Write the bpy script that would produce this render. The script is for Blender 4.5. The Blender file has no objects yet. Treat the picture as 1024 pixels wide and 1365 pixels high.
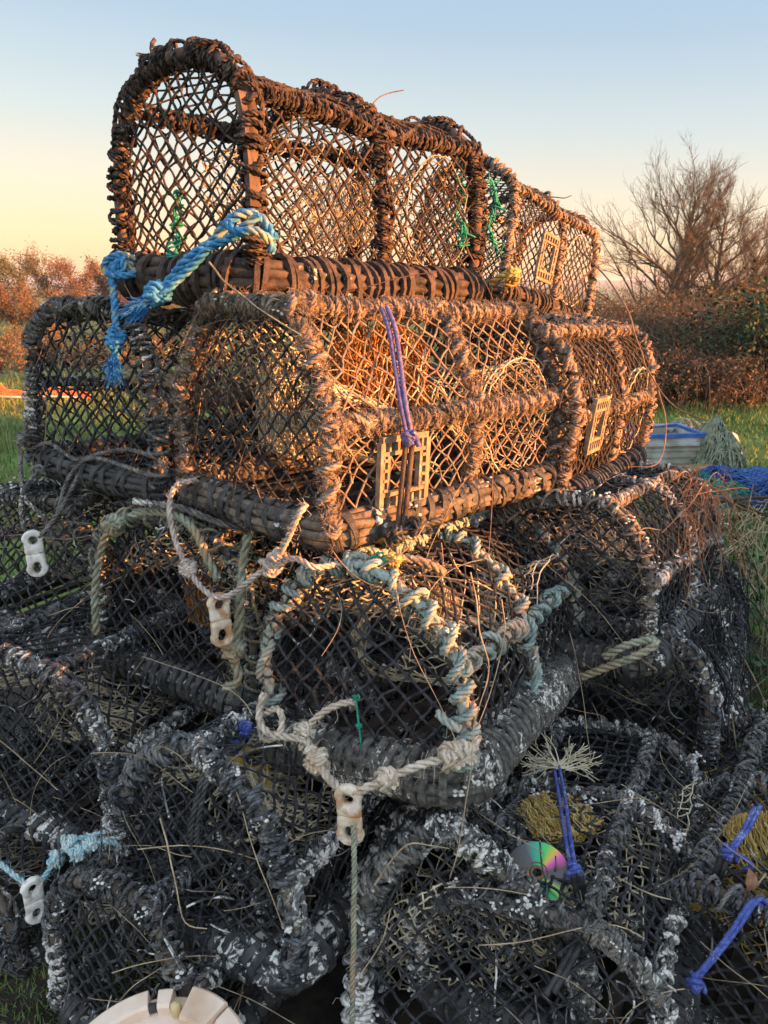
import bpy, math, random
FAST_BG=False
import numpy as np
random.seed(7); rng = np.random.default_rng(7)
C = bpy.context.scene.collection
PI = math.pi
def A(*a): return np.array(a, float)
def nrm(v): return v/np.maximum(np.linalg.norm(v, axis=-1, keepdims=True), 1e-9)

# ------------------------------------------------------------------ mesh builder
class MB:
    def __init__(s): s.v=[]; s.f={3:[],4:[]}; s.m={3:[],4:[]}; s.n=0
    def add(s, v, f, m=0):
        v=np.asarray(v,float).reshape(-1,3); f=np.asarray(f,int)
        k=f.shape[1]; s.v.append(v); s.f[k].append(f+s.n); s.m[k].append(np.full(len(f),m)); s.n+=len(v)
    def build(s, name, mats, parent=None, smooth=True, link=True):
        if not isinstance(mats,(list,tuple)): mats=[mats]
        me=bpy.data.meshes.new(name)
        V=np.concatenate(s.v) if s.v else np.zeros((0,3))
        q=np.concatenate(s.f[4]) if s.f[4] else np.zeros((0,4),int)
        t=np.concatenate(s.f[3]) if s.f[3] else np.zeros((0,3),int)
        mi=np.concatenate([np.concatenate(s.m[k]) if s.m[k] else np.zeros(0,int) for k in (4,3)])
        me.vertices.add(len(V)); me.vertices.foreach_set('co',V.astype(np.float32).ravel())
        nl=len(q)*4+len(t)*3; me.loops.add(nl)
        me.loops.foreach_set('vertex_index',np.concatenate([q.ravel(),t.ravel()]).astype(np.int32))
        me.polygons.add(len(q)+len(t))
        st=np.concatenate([np.arange(len(q))*4, len(q)*4+np.arange(len(t))*3]).astype(np.int32)
        me.polygons.foreach_set('loop_start',st)
        me.polygons.foreach_set('material_index',mi.astype(np.int32))
        me.polygons.foreach_set('use_smooth',np.full(len(st),smooth))
        for m in mats: me.materials.append(m)
        me.update(calc_edges=True); me.validate()
        o=bpy.data.objects.new(name,me); C.objects.link(o)
        if parent: o.parent=parent
        return o

def frames(P):
    n=len(P); T=nrm(np.gradient(P,axis=0)); N=np.zeros_like(P)
    r=A(0,0,1) if abs(T[0][2])<.9 else A(1,0,0)
    c=r-T[0]*r.dot(T[0]); c/=np.linalg.norm(c)
    for i in range(n):
        c=c-T[i]*c.dot(T[i]); c/=max(np.linalg.norm(c),1e-9); N[i]=c
    return T,N,np.cross(T,N)
def resample(P,n=None,step=None):
    P=np.asarray(P,float); d=np.r_[0,np.cumsum(np.linalg.norm(np.diff(P,axis=0),axis=1))]
    if n is None: n=max(4,int(d[-1]/step)+1)
    t=np.linspace(0,d[-1],n)
    return np.stack([np.interp(t,d,P[:,k]) for k in range(3)],1)
def spline(pts,step=.006):
    P=np.asarray(pts,float)
    if len(P)==2: return resample(P,step=step)
    Q=np.vstack([2*P[0]-P[1],P,2*P[-1]-P[-2]]); out=[]
    for i in range(1,len(Q)-2):
        t=np.linspace(0,1,14,endpoint=False)[:,None]
        a,b,c,d=Q[i-1],Q[i],Q[i+1],Q[i+2]
        out.append(.5*((2*b)+(-a+c)*t+(2*a-5*b+4*c-d)*t**2+(-a+3*b-3*c+d)*t**3))
    out.append(P[-1:]); return resample(np.vstack(out),step=step)
def wob(n,amp,k=6,dim=None):
    """smooth random signal of n samples"""
    m=max(4,int(k)+2); x=np.linspace(0,m-1,n)
    if dim is None: return amp*np.interp(x,np.arange(m),rng.normal(size=m))
    return np.stack([amp*np.interp(x,np.arange(m),rng.normal(size=m)) for _ in range(dim)],1)
def tube(mb,P,rad,sides=6,ref=None,m=0,ex=1.0,cap=True):
    P=np.asarray(P,float); n=len(P); T=nrm(np.gradient(P,axis=0))
    if ref is None: _,N,B=frames(P)
    else:
        N=nrm(ref-T*(ref*T).sum(1,keepdims=True)); B=np.cross(T,N)
    rad=np.broadcast_to(np.asarray(rad,float),(n,))
    a=np.arange(sides)*2*PI/sides
    V=P[:,None,:]+rad[:,None,None]*(np.cos(a)[None,:,None]*N[:,None,:]+ex*np.sin(a)[None,:,None]*B[:,None,:])
    i=np.arange(n-1)[:,None]*sides; j=np.arange(sides)[None,:]; j2=(j+1)%sides
    F=np.stack([i+j,i+j2,i+sides+j2,i+sides+j],-1).reshape(-1,4)
    V=V.reshape(-1,3)
    mb.add(V,F,m)
    if cap:
        for e,p in ((0,P[0]),(n-1,P[-1])):
            ring=V[e*sides:(e+1)*sides]; k=np.arange(sides)
            f=np.stack([np.full(sides,sides),(k+1)%sides,k],1) if e==0 else np.stack([np.full(sides,sides),k,(k+1)%sides],1)
            mb.add(np.vstack([ring,p]),f,m)
def batch(mb,PP,rad,sides=4,m=0):
    """many short, gently bent tubes (k,n,3) at once"""
    PP=np.asarray(PP,float); 
    if len(PP)==0: return
    k,n,_=PP.shape; D=nrm(PP[:,-1]-PP[:,0]); ref=np.zeros_like(D); ref[np.arange(k),np.abs(D).argmin(1)]=1
    T=nrm(np.gradient(PP,axis=1)); N=nrm(ref[:,None]-T*(ref[:,None]*T).sum(-1,keepdims=True)); B=np.cross(T,N)
    rad=np.asarray(rad,float)
    if rad.ndim==1: rad=np.broadcast_to(rad[:,None],(k,n)) if len(rad)==k else np.broadcast_to(rad[None],(k,n))
    rad=np.broadcast_to(rad,(k,n))
    a=np.arange(sides)*2*PI/sides+PI/4
    V=PP[:,:,None]+rad[:,:,None,None]*(np.cos(a)[:,None]*N[:,:,None]+np.sin(a)[:,None]*B[:,:,None])
    base=(np.arange(k)*n*sides)[:,None,None]; i=(np.arange(n-1)*sides)[None,:,None]; j=np.arange(sides)[None,None]; j2=(j+1)%sides
    F=np.stack([base+i+j,base+i+j2,base+i+sides+j2,base+i+sides+j],-1).reshape(-1,4)
    mb.add(V.reshape(-1,3),F,m)
_g=(1+5**.5)/2
ICV=nrm(A([-1,_g,0],[1,_g,0],[-1,-_g,0],[1,-_g,0],[0,-1,_g],[0,1,_g],[0,-1,-_g],[0,1,-_g],[_g,0,-1],[_g,0,1],[-_g,0,-1],[-_g,0,1]))
ICF=np.array([[0,11,5],[0,5,1],[0,1,7],[0,7,10],[0,10,11],[1,5,9],[5,11,4],[11,10,2],[10,7,6],[7,1,8],[3,9,4],[3,4,2],[3,2,6],[3,6,8],[3,8,9],[4,9,5],[2,4,11],[6,2,10],[8,6,7],[9,8,1]])
def blobs(mb,P,r,m=0,sq=(1,1,1)):
    P=np.asarray(P,float); k=len(P)
    if k==0: return
    r=np.broadcast_to(np.asarray(r,float),(k,))
    V=P[:,None]+r[:,None,None]*(ICV*A(*sq))[None]*(1+rng.uniform(-.2,.2,(k,12,1)))
    F=(np.arange(k)[:,None,None]*12+ICF[None]).reshape(-1,3); mb.add(V.reshape(-1,3),F,m)
BXV=A([-1,-1,-1],[1,-1,-1],[1,1,-1],[-1,1,-1],[-1,-1,1],[1,-1,1],[1,1,1],[-1,1,1])*.5
BXF=np.array([[0,3,2,1],[4,5,6,7],[0,1,5,4],[1,2,6,5],[2,3,7,6],[3,0,4,7]])
def box(mb,c,s,R=None,m=0,top=1.0):
    v=BXV*A(*s)
    v[4:,:2]*=top
    if R is not None: v=v@np.asarray(R).T
    mb.add(v+A(*c),BXF,m)
def rope(mb,P,r,m=0,lay=None,sides=5,strands=3,ms=None,hr=None):
    """laid rope: strands twisted round a centre line"""
    lay=lay or r*7; L=np.linalg.norm(np.diff(P,axis=0),axis=1).sum(); n=max(8,int(L/lay*8))
    P=resample(P,n); T,N,B=frames(P); th=np.linspace(0,2*PI*L/lay,n)
    for s in range(strands):
        a=(th+s*2*PI/strands)[:,None]; rd=np.cos(a)*N+np.sin(a)*B
        tube(mb,P+rd*r*.5,r*.56,sides,ref=rd,m=(ms[s] if ms else m))
def whip(mb,P,rc,rr,pitch,m=0,jit=.35,laid=True,sides=4,spt=None,hand=1,cl=0,ms=None):
    """a rope wound round the path P (core radius rc)"""
    P=resample(P,step=.008); n0=len(P); T,N,B=frames(P); L=.008*(n0-1)
    k=max(5,L/(pitch*2.2)); g=np.maximum(.35,1+wob(n0,jit,k)); g=g/g.mean()
    th0=hand*np.cumsum(2*PI*.008/pitch*g)+rng.uniform(0,6)
    turns=abs(th0[-1]-th0[0])/(2*PI); spt=spt or (22 if laid else 12)
    n=int(turns*spt)+6; x=np.linspace(0,n0-1,n); xi=np.arange(n0)
    ip=lambda Q: np.stack([np.interp(x,xi,Q[:,k]) for k in range(3)],1)
    p,Tn,Nn,Bn=ip(P),nrm(ip(T)),nrm(ip(N)),nrm(ip(B)); th=np.interp(x,xi,th0)[:,None]
    rad=rc+rr*.75+np.abs(wob(n,rr*.62,turns*2.3))
    rd=np.cos(th)*Nn+np.sin(th)*Bn
    Q=p+rd*rad[:,None]+Tn*wob(n,pitch*.22,turns*2.2)[:,None]
    if not laid: tube(mb,Q,rr,sides+1,ref=rd,m=m); return
    T2=nrm(np.gradient(Q,axis=0)); R2=nrm(rd-T2*(rd*T2).sum(1,keepdims=True)); B2=np.cross(T2,R2)
    ln=np.r_[0,np.cumsum(np.linalg.norm(np.diff(Q,axis=0),axis=1))]; ph=(2*PI*ln/(rr*6.5))[:,None]
    for s in range(3):
        a=ph+s*2*PI/3; r3=np.cos(a)*R2+np.sin(a)*B2
        tube(mb,Q+r3*rr*.5,rr*.55*rng.uniform(.82,1.18,n),sides,ref=r3,m=(ms[s] if ms else m),cap=False)
def fuzz(mb,P,r,n,ln=.02,m=0,w=.0005):
    i=rng.integers(0,len(P),n); d=nrm(rng.normal(size=(n,3))); l=ln*rng.uniform(.3,1,n)[:,None]
    a=P[i]+d*r; b=a+d*l*.5+rng.normal(size=(n,3))*l*.25; c=b+rng.normal(size=(n,3))*l*.4
    batch(mb,np.stack([a,b,c],1),w,3,m)
def overhand(c,ax,r):
    """centre line of a lumpy overhand knot about point c"""
    t=np.linspace(.3,2*PI-.3+2*PI,60); ax=nrm(A(*ax)); u=nrm(np.cross(ax,A(.3,.2,1))); w=np.cross(ax,u)
    return c+ (r*(1+.35*np.cos(1.5*t)))[:,None]*(np.cos(t)[:,None]*u+np.sin(t)[:,None]*w)+ax*(r*.8*np.sin(1.5*t))[:,None]

# ------------------------------------------------------------------ materials
def nd(nt,t,**k):
    n=nt.nodes.new(t)
    for a,b in k.items():
        if a in n.inputs.keys(): n.inputs[a].default_value=b
        else: setattr(n,a,b)
    return n
def M(name,c1,c2,scale=30,rough=.85,fleck=0,fs=60,fc=(.74,.72,.67),bump=.5,c3=None,s3=5,stripe=0,metal=0,spec=.3,var=0,a3=.5,trans=0,emit=None):
    m=bpy.data.materials.new(name); m.use_nodes=True; nt=m.node_tree; b=nt.nodes['Principled BSDF']
    tc=nd(nt,'ShaderNodeTexCoord'); L=nt.links.new
    nz=nd(nt,'ShaderNodeTexNoise',Scale=scale,Detail=6.0,Roughness=.65); L(tc.outputs['Object'],nz.inputs['Vector'])
    rp=nd(nt,'ShaderNodeValToRGB'); rp.color_ramp.elements[0].position=.40; rp.color_ramp.elements[1].position=.64
    rp.color_ramp.elements[0].color=(*c1,1); rp.color_ramp.elements[1].color=(*c2,1); L(nz.outputs['Fac'],rp.inputs['Fac'])
    col=rp.outputs['Color']
    def mix(col,fac,c):
        x=nd(nt,'ShaderNodeMix',data_type='RGBA'); L(fac,x.inputs[0]); L(col,x.inputs[6])
        if isinstance(c,tuple): x.inputs[7].default_value=(*c,1)
        else: L(c,x.inputs[7])
        return x.outputs[2]
    def thr(out,lo,hi,k=1.0):
        x=nd(nt,'ShaderNodeMapRange'); x.inputs['From Min'].default_value=lo; x.inputs['From Max'].default_value=hi; x.inputs['To Max'].default_value=k; L(out,x.inputs['Value']); return x.outputs[0]
    if c3:
        n3=nd(nt,'ShaderNodeTexNoise',Scale=float(s3),Detail=3.0); L(tc.outputs['Object'],n3.inputs['Vector'])
        col=mix(col,thr(n3.outputs['Fac'],a3-.06,a3+.1),c3)
    if var:
        oi=nd(nt,'ShaderNodeNewGeometry'); hs=nd(nt,'ShaderNodeHueSaturation'); L(col,hs.inputs['Color'])
        x=nd(nt,'ShaderNodeMapRange'); x.inputs['To Min'].default_value=1-var; x.inputs['To Max'].default_value=1+var; L(oi.outputs['Random Per Island'],x.inputs['Value']); L(x.outputs[0],hs.inputs['Value'])
        x=nd(nt,'ShaderNodeMapRange'); x.inputs['To Min'].default_value=.5-var*.06; x.inputs['To Max'].default_value=.5+var*.06; L(oi.outputs['Random Per Island'],x.inputs['Value']); L(x.outputs[0],hs.inputs['Hue'])
        col=hs.outputs['Color']
    if fleck:
        mp=nd(nt,'ShaderNodeMapping'); mp.inputs['Scale'].default_value=(1,1.7,1.3); L(tc.outputs['Object'],mp.inputs['Vector'])
        n4=nd(nt,'ShaderNodeTexNoise',Scale=float(fs),Detail=5.0,Roughness=.7,Distortion=1.2); L(mp.outputs[0],n4.inputs['Vector'])
        t=.74-.17*fleck
        n5=nd(nt,'ShaderNodeTexNoise',Scale=float(fs*.16),Detail=2.0); L(tc.outputs['Object'],n5.inputs['Vector'])
        ma=nd(nt,'ShaderNodeMath',operation='MULTIPLY_ADD'); ma.inputs[1].default_value=.75; ma.inputs[2].default_value=-.375; L(n5.outputs['Fac'],ma.inputs[0])
        mb_=nd(nt,'ShaderNodeMath',operation='ADD'); L(n4.outputs['Fac'],mb_.inputs[0]); L(ma.outputs[0],mb_.inputs[1])
        col=mix(col,thr(mb_.outputs[0],t-.01,t+.06,.92),fc)
    L(col,b.inputs['Base Color']); b.inputs['Roughness'].default_value=rough; b.inputs['Metallic'].default_value=metal
    b.inputs['Specular IOR Level'].default_value=spec
    if trans: b.inputs['Transmission Weight'].default_value=trans
    if bump:
        bp=nd(nt,'ShaderNodeBump',Strength=bump,Distance=.005); nb=nd(nt,'ShaderNodeTexNoise',Scale=float(scale*11),Detail=4.0); L(tc.outputs['Object'],nb.inputs['Vector']); L(nb.outputs['Fac'],bp.inputs['Height']); L(bp.outputs['Normal'],b.inputs['Normal'])
    return m
blk=M('black_twine',(.012,.013,.016),(.06,.062,.068),60,.8,.12,80)
blk2=M('black_rope',(.018,.019,.023),(.17,.175,.185),50,.85,.95,32,c3=(.21,.205,.19),s3=9,a3=.6)
blkf=M('black_rope_flecked',(.018,.019,.023),(.19,.19,.185),50,.85,1.25,30,c3=(.2,.19,.17),s3=9,a3=.58)
brn=M('tarred_brown_rope',(.016,.013,.014),(.12,.088,.076),45,.85,.1)
brnt=M('tarred_brown_twine',(.018,.014,.014),(.09,.067,.055),50,.85)
tanr=M('frayed_tan_rope',(.24,.18,.14),(.52,.41,.33),70,.95,.25,30,c3=(.13,.12,.11),s3=11,a3=.57,bump=.9)
tant=M('tan_net_twine',(.12,.09,.07),(.32,.25,.19),50,.9)
gryr=M('grey_weathered_rope',(.07,.07,.07),(.24,.225,.21),40,.95,.35,40)
teal=M('teal_rope',(.17,.25,.25),(.38,.47,.44),40,.9,.1,c3=(.42,.36,.28),s3=11,a3=.53)
grng=M('green_grey_rope',(.19,.21,.15),(.40,.42,.33),45,.9,c3=(.35,.27,.17),s3=8)
whr=M('cream_rope',(.42,.35,.27),(.72,.64,.53),45,.9,c3=(.5,.36,.25),s3=14,a3=.6)
pkr=M('pinkish_white_rope',(.38,.31,.28),(.64,.55,.49),45,.9)
blur=M('blue_rope',(.02,.16,.40),(.10,.34,.58),60,.75,c3=(.42,.40,.2),s3=22,a3=.58)
blub=M('blue_frayed_rope',(.02,.15,.45),(.06,.32,.7),60,.7)
cyn=M('pale_blue_rope',(.22,.45,.52),(.62,.68,.66),50,.8)
bung=M('blue_bungee_cord',(.04,.06,.26),(.10,.15,.48),120,.7,.75,170,fc=(.4,.42,.55))
purp=M('faded_violet_cord',(.09,.08,.22),(.2,.18,.38),120,.8,.2,150)
rub=M('black_rubber',(.02,.02,.022),(.07,.07,.07),30,.55,.12,60,spec=.4)
rubw=M('rubber_flecked_white',(.022,.022,.024),(.07,.07,.07),30,.6,1.3,30,spec=.4)
rubb=M('dusty_brown_rubber',(.02,.016,.015),(.10,.07,.056),25,.7,.05,60)
corew=M('weathered_core',(.05,.045,.04),(.2,.16,.125),30,.9,.35,35)
corel=M('lime_crusted_core',(.05,.048,.045),(.17,.16,.145),70,.9,.85,45)
fun=M('beige_funnel_twine',(.5,.43,.31),(.76,.68,.51),60,.9)
fung=M('grey_beige_funnel_twine',(.27,.25,.2),(.5,.46,.37),60,.9)
funo=M('orange_twine',(.25,.12,.04),(.5,.26,.1),60,.9)
yel=M('ochre_net_twine',(.40,.27,.07),(.6,.45,.18),60,.9)
grt=M('green_twine',(.01,.2,.13),(.04,.36,.25),60,.7)
slatm=M('dark_timber',(.02,.016,.014),(.07,.055,.045),20,.9,.15)
lathm=M('brown_lath',(.06,.04,.035),(.16,.11,.09),20,.8)
hatm=M('sandy_plastic',(.2,.155,.11),(.38,.3,.22),40,.85,c3=(.2,.15,.1),s3=30,a3=.58)
strawm=M('dry_stem',(.27,.2,.13),(.5,.4,.27),25,.9)
stemb=M('brown_stem',(.16,.09,.055),(.3,.19,.12),25,.9)
clipw=M('white_plastic',(.62,.61,.58),(.8,.79,.76),40,.5,c3=(.36,.31,.25),s3=45,a3=.60,bump=.45)
clipt=M('stained_white_plastic',(.5,.38,.27),(.76,.68,.58),30,.7,c3=(.45,.25,.12),s3=36,a3=.53,bump=.5)
cream=M('cream_plastic',(.66,.52,.41),(.75,.61,.5),14,.5,c3=(.5,.35,.24),s3=9,a3=.62,bump=.1)

# ------------------------------------------------------------------ camera
TH=math.radians(17.2); CZ=1.35; F=1000.
FW=A(0,math.cos(TH),-math.sin(TH)); UP=A(0,math.sin(TH),math.cos(TH)); CAM=A(0,0,CZ)
def ray(px,py): return FW+A(1,0,0)*(px-512)/F-UP*(py-682.5)/F
def at(px,py,d): return CAM+ray(px,py)*d
cam=bpy.data.cameras.new('camera'); co=bpy.data.objects.new('camera',cam); C.objects.link(co)
co.location=CAM; co.rotation_euler=(PI/2-TH,0,0); cam.sensor_fit='VERTICAL'; cam.sensor_height=34.125; cam.lens=25.0
cam.clip_start=.05; cam.clip_end=30000; bpy.context.scene.camera=co
cam.dof.use_dof=True; cam.dof.focus_distance=1.6; cam.dof.aperture_fstop=11

def thing(name,label,cat,loc=(0,0,0),rot=(0,0,0),group=None,mb=None):
    o=bpy.data.objects.new(name,None); C.objects.link(o); o.location=loc; o.rotation_euler=rot
    o.empty_display_size=.05
    o['label']=label; o['category']=cat
    if group: o['group']=group
    return o
def tag(o,label,cat,group=None):
    o['label']=label; o['category']=cat
    if group: o['group']=group
    return o
def stuff(o,label,cat): tag(o,label,cat); o['kind']='stuff'; return o
def struct(o): o['kind']='structure'; return o
def Rm(yaw,pi,ro):
    cy,sy=math.cos(yaw),math.sin(yaw);cp,sp=math.cos(pi),math.sin(pi);cr,sr=math.cos(ro),math.sin(ro)
    return A([cy,-sy,0],[sy,cy,0],[0,0,1])@A([cp,0,-sp],[0,1,0],[sp,0,cp])@A([1,0,0],[0,cr,-sr],[0,sr,cr])

# ------------------------------------------------------------------ lobster pots
PR={'flat':[(-.5,0),(-.5,.3),(-.5,.55),(-.41,.82),(-.27,.98),(-.1,1.01),(.1,1.01),(.27,.98),(.41,.82),(.5,.55),(.5,.3),(.5,0)],
    'round':[(-.5,0),(-.5,.3),(-.49,.55),(-.43,.83),(-.28,.97),(-.1,1.03),(.1,1.03),(.28,.97),(.43,.83),(.49,.55),(.5,.3),(.5,0)]}
PR['ang']=[(-.5,0),(-.5,.25),(-.5,.5),(-.455,.63),(-.32,.93),(-.22,1.0),(0,1.0),(.22,1.0),(.32,.93),(.455,.63),(.5,.5),(.5,.25),(.5,0)]
PR['hex']=[(-.5,0),(-.51,.2),(-.5,.52),(-.41,.70),(-.31,.83),(-.19,.90),(0,.94),(.12,.93),(.23,.88),(.33,.78),(.41,.68),(.48,.56),(.515,.36),(.52,.15),(.5,0)]
PR['left']=[(-.5,0),(-.52,.2),(-.51,.49),(-.38,.75),(-.23,.95),(-.05,1.03),(.16,.99),(.31,.88),(.42,.72),(.5,.52),(.51,.25),(.5,0)]
PR['wide']=[(-.5,0),(-.5,.2),(-.49,.55),(-.45,.85),(-.33,1.05),(-.14,1.2),(0,1.2),(.17,1.08),(.33,.92),(.47,.78),(.56,.64),(.58,.4),(.54,.15),(.5,0)]
PR['open']=[(-.5,0),(-.51,.2),(-.51,.58),(-.43,.87),(-.27,1.0),(-.1,1.04),(.12,1.04),(.33,.95),(.46,.72),(.51,.48),(.51,.2),(.5,0)]
RAILS={'ang':[(.505,.5),(.26,1),(-.26,1),(-.5,.5)],'hex':[(.505,.5),(0,.95),(-.5,.58)],'left':[(.5,.5),(0,1.02),(-.5,.5)],'wide':[(.56,.6),(0,1.2),(-.49,.55)],'open':[(.51,.5),(.25,1),(-.25,1),(-.51,.5)],'flat':[(.5,.52),(.25,1),(-.25,1),(-.5,.52)],'round':[(.43,.85),(-.43,.85)]}
POT={ # x,y,z,yaw,pitch,roll,L,W,H
'P1':(-0.434,1.719,1.350,0.887,-0.026,0.020,0.807,0.450,0.418),
'P2':(0.271,3.047,1.329,0.901,-0.180,0.079,0.786,0.413,0.441),
'P3':(-0.278,1.489,0.897,0.819,-0.044,0.010,0.783,0.481,0.408),
'P4':(-0.708,1.782,0.898,0.942,-0.056,-0.003,0.780,0.495,0.378),
'P5':(0.278,1.984,0.826,1.006,-0.044,0.103,0.786,0.427,0.416),
'P6':(-0.958,1.813,0.462,1.238,-0.107,0.083,0.780,0.468,0.355),
'P7':(-0.499,1.587,0.451,1.056,-0.043,0.018,0.780,0.473,0.369),
'P8':(-0.045,1.258,0.453,1.058,-0.127,-0.120,0.735,0.430,0.411),
'P9':(0.457,1.737,0.439,0.949,-0.092,-0.114,0.723,0.435,0.389),
'P10':(-0.831,1.453,0.154,1.174,-0.054,0.029,0.780,0.508,0.404),
'P11':(-0.353,1.159,0.124,1.073,-0.092,-0.054,0.780,0.421,0.386),
'P12':(-0.499,1.080,-0.05,1.066,-0.10,-0.096,0.42,0.351,0.311),
'P13':(0.150,1.005,-0.03,1.42,-0.30,-0.10,0.34,0.375,0.365),
'P14':(0.272,1.030,0.050,1.082,-0.044,-0.147,0.676,0.443,0.248),
'P15':(0.635,1.735,0.09,1.05,-0.02,-0.08,0.72,0.44,0.40),
'P16':(0.70,1.06,-0.05,0.95,0.02,-0.08,0.70,0.44,0.32),
'P17':(-0.30,2.45,0.44,1.0,0,0,0.78,0.47,0.39),
'P18':(0.32,2.25,0.42,0.98,0,0,0.78,0.47,0.39),
'P19':(-0.10,2.05,0.02,1.05,0,0,0.78,0.47,0.39),
'P20':(0.30,1.98,0.02,1.02,0,0,0.70,0.42,0.38),
'P21':(-0.62,2.62,0.46,1.1,0,0,0.78,0.47,0.38),
'P23':(-1.0,1.33,-0.06,1.17,0,0,0.78,0.50,0.24),
'P22':(-0.55,2.25,0.02,1.1,0,0,0.78,0.47,0.38),
}
def loc(k,s,u,v,off=(0,0,0)):
    p=POT[k]; return A(*p[:3])+Rm(*p[3:6])@(A(s*p[6],-u*p[7],v*p[8])+A(*off))
def on(k,px,py,axis,val,lift=0):
    """point of the photo's ray lying on a face of pot k"""
    p=POT[k]; R=Rm(*p[3:6]); o=R.T@(CAM-A(*p[:3])); d=R.T@ray(px,py)
    i={'s':0,'u':1,'v':2}[axis]; t=({'s':val*p[6],'u':-val*p[7],'v':val*p[8]}[axis]-o[i])/d[i]
    return CAM+ray(px,py)*(t-lift)
def prof(kind,W,H,step=.012):
    return spline([A(0,-u*W,v*H) for u,v in PR[kind]],step)
def clip_net(nodes,edges,inside):
    return None
def strands(mb,a,b,r,sag=.003,m=0,sides=4,knots=None,kr=1.75):
    a=np.asarray(a); b=np.asarray(b); mid=(a+b)/2+rng.normal(size=a.shape)*sag
    batch(mb,np.stack([a,mid,b],1),r*rng.uniform(.8,1.15,len(a)),sides,m)
    if knots is not None: blobs(mb,knots,r*kr*rng.uniform(.8,1.3,len(knots)),m)
def side_net(mb,L,W,H,kind,c,r,square=False,s0=0,s1=1,jit=.12,m=0,lo=.03,hi=.97):
    """netting laced round the hoops: one sheet from base bar over the top to the other base bar"""
    P=prof(kind,W,H,.004); P=P[int(lo*len(P)):int(hi*len(P))]; n=len(P); arc=.004*n
    na=max(2,round(arc/c)); ns=max(2,round(L*(s1-s0)/c))
    def pos(i,j):
        ii=np.clip(i/ns,0,1); jj=np.clip(j/na,0,1)
        q=P[np.minimum((jj*(n-1)).astype(int),n-1)].copy(); q[:,0]=(s0+(s1-s0)*ii)*L
        sg=np.sin(PI*np.minimum(np.abs((ii*2.0)%1.0),1))*.010
        cen=A(0,0,H*.45); d=nrm(q*A(0,1,1)-cen); q-=d*sg[:,None]; return q
    J={}
    I,Jj=np.meshgrid(np.arange(ns+1),np.arange(na+1),indexing='ij'); I=I.ravel(); Jj=Jj.ravel()
    if not square: k=(I+Jj)%2==0; I,Jj=I[k],Jj[k]
    jx=rng.normal(size=len(I))*jit; jy=rng.normal(size=len(I))*jit
    jx+=.45*np.sin(Jj*.55+rng.uniform(0,6))*np.sin(I*.3+rng.uniform(0,6)); jy+=.4*np.sin(I*.43+rng.uniform(0,6))*np.sin(Jj*.3+1)
    edge=(I==0)|(I==ns)|(Jj==0)|(Jj==na); jx[edge]*=0; jy[edge]*=0
    Q=pos(I+jx,Jj+jy)+rng.normal(size=(len(I),3))*c*.05
    idx={(a,b):t for t,(a,b) in enumerate(zip(I.tolist(),Jj.tolist()))}
    ea,eb=[],[]
    nb=((1,0),(0,1)) if square else ((1,1),(-1,1))
    for (a,b),t in idx.items():
        for dx,dy in nb:
            u=idx.get((a+dx,b+dy))
            if u is not None and random.random()>.015: ea.append(t); eb.append(u)
    strands(mb,Q[ea],Q[eb],r,c*.05,m,knots=Q)
def end_net(mb,L,W,H,kind,c,r,s,gather=None,m=0,bul=.02,jit=.1):
    Pp=prof(kind,W,H,.01)[:,1:]; poly=[tuple(x) for x in Pp]
    def inside(y,z):
        k=False; n=len(poly)
        for i in range(n):
            x1,y1=poly[i]; x2,y2=poly[(i+1)%n]
            if (y1>z)!=(y2>z) and y<(x2-x1)*(z-y1)/(y2-y1)+x1: k=not k
        return k
    node={}
    nx=int(W/c)+3; nz=int(H/c)+3
    for i in range(-nx,nx+1):
        for j in range(-1,nz+1):
            if (i+j)%2: continue
            y,z=i*c*.95/1.0,j*c+.01
            y+=rng.normal()*c*jit+.3*c*math.sin(j*.6); z+=rng.normal()*c*jit+.25*c*math.sin(i*.5)
            if gather is not None:
                g=A(-gather[0]*W,gather[1]*H); d=A(y,z)-g; dd=np.linalg.norm(d); f=1-.5*math.exp(-(dd/.11)**2); y,z=g+d*f
            node[(i,j)]=(y,z,inside(y,z))
    ea,eb,kn=[],[],[]
    def P3(y,z):
        b=bul*(1-((2*y/W)**2))*math.sin(PI*min(max(z/H,0),1)); return A(s*L+(-b if s<.5 else b),y,z)
    for (i,j),(y,z,k) in node.items():
        if k: kn.append(P3(y,z))
        for dx,dy in ((1,1),(-1,1)):
            o=node.get((i+dx,j+dy))
            if o is None or not (k or o[2]): continue
            a,b=A(y,z),A(o[0],o[1])
            if k!=o[2]:
                lo_,hi_=(a,b) if k else (b,a)
                for _ in range(7):
                    md=(lo_+hi_)/2
                    if inside(*md): lo_=md
                    else: hi_=md
                a,b=((a,hi_) if k else (hi_,b))
            ea.append(P3(*a)); eb.append(P3(*b))
    strands(mb,np.array(ea),np.array(eb),r,c*.05,m,knots=np.array(kn))
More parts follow.
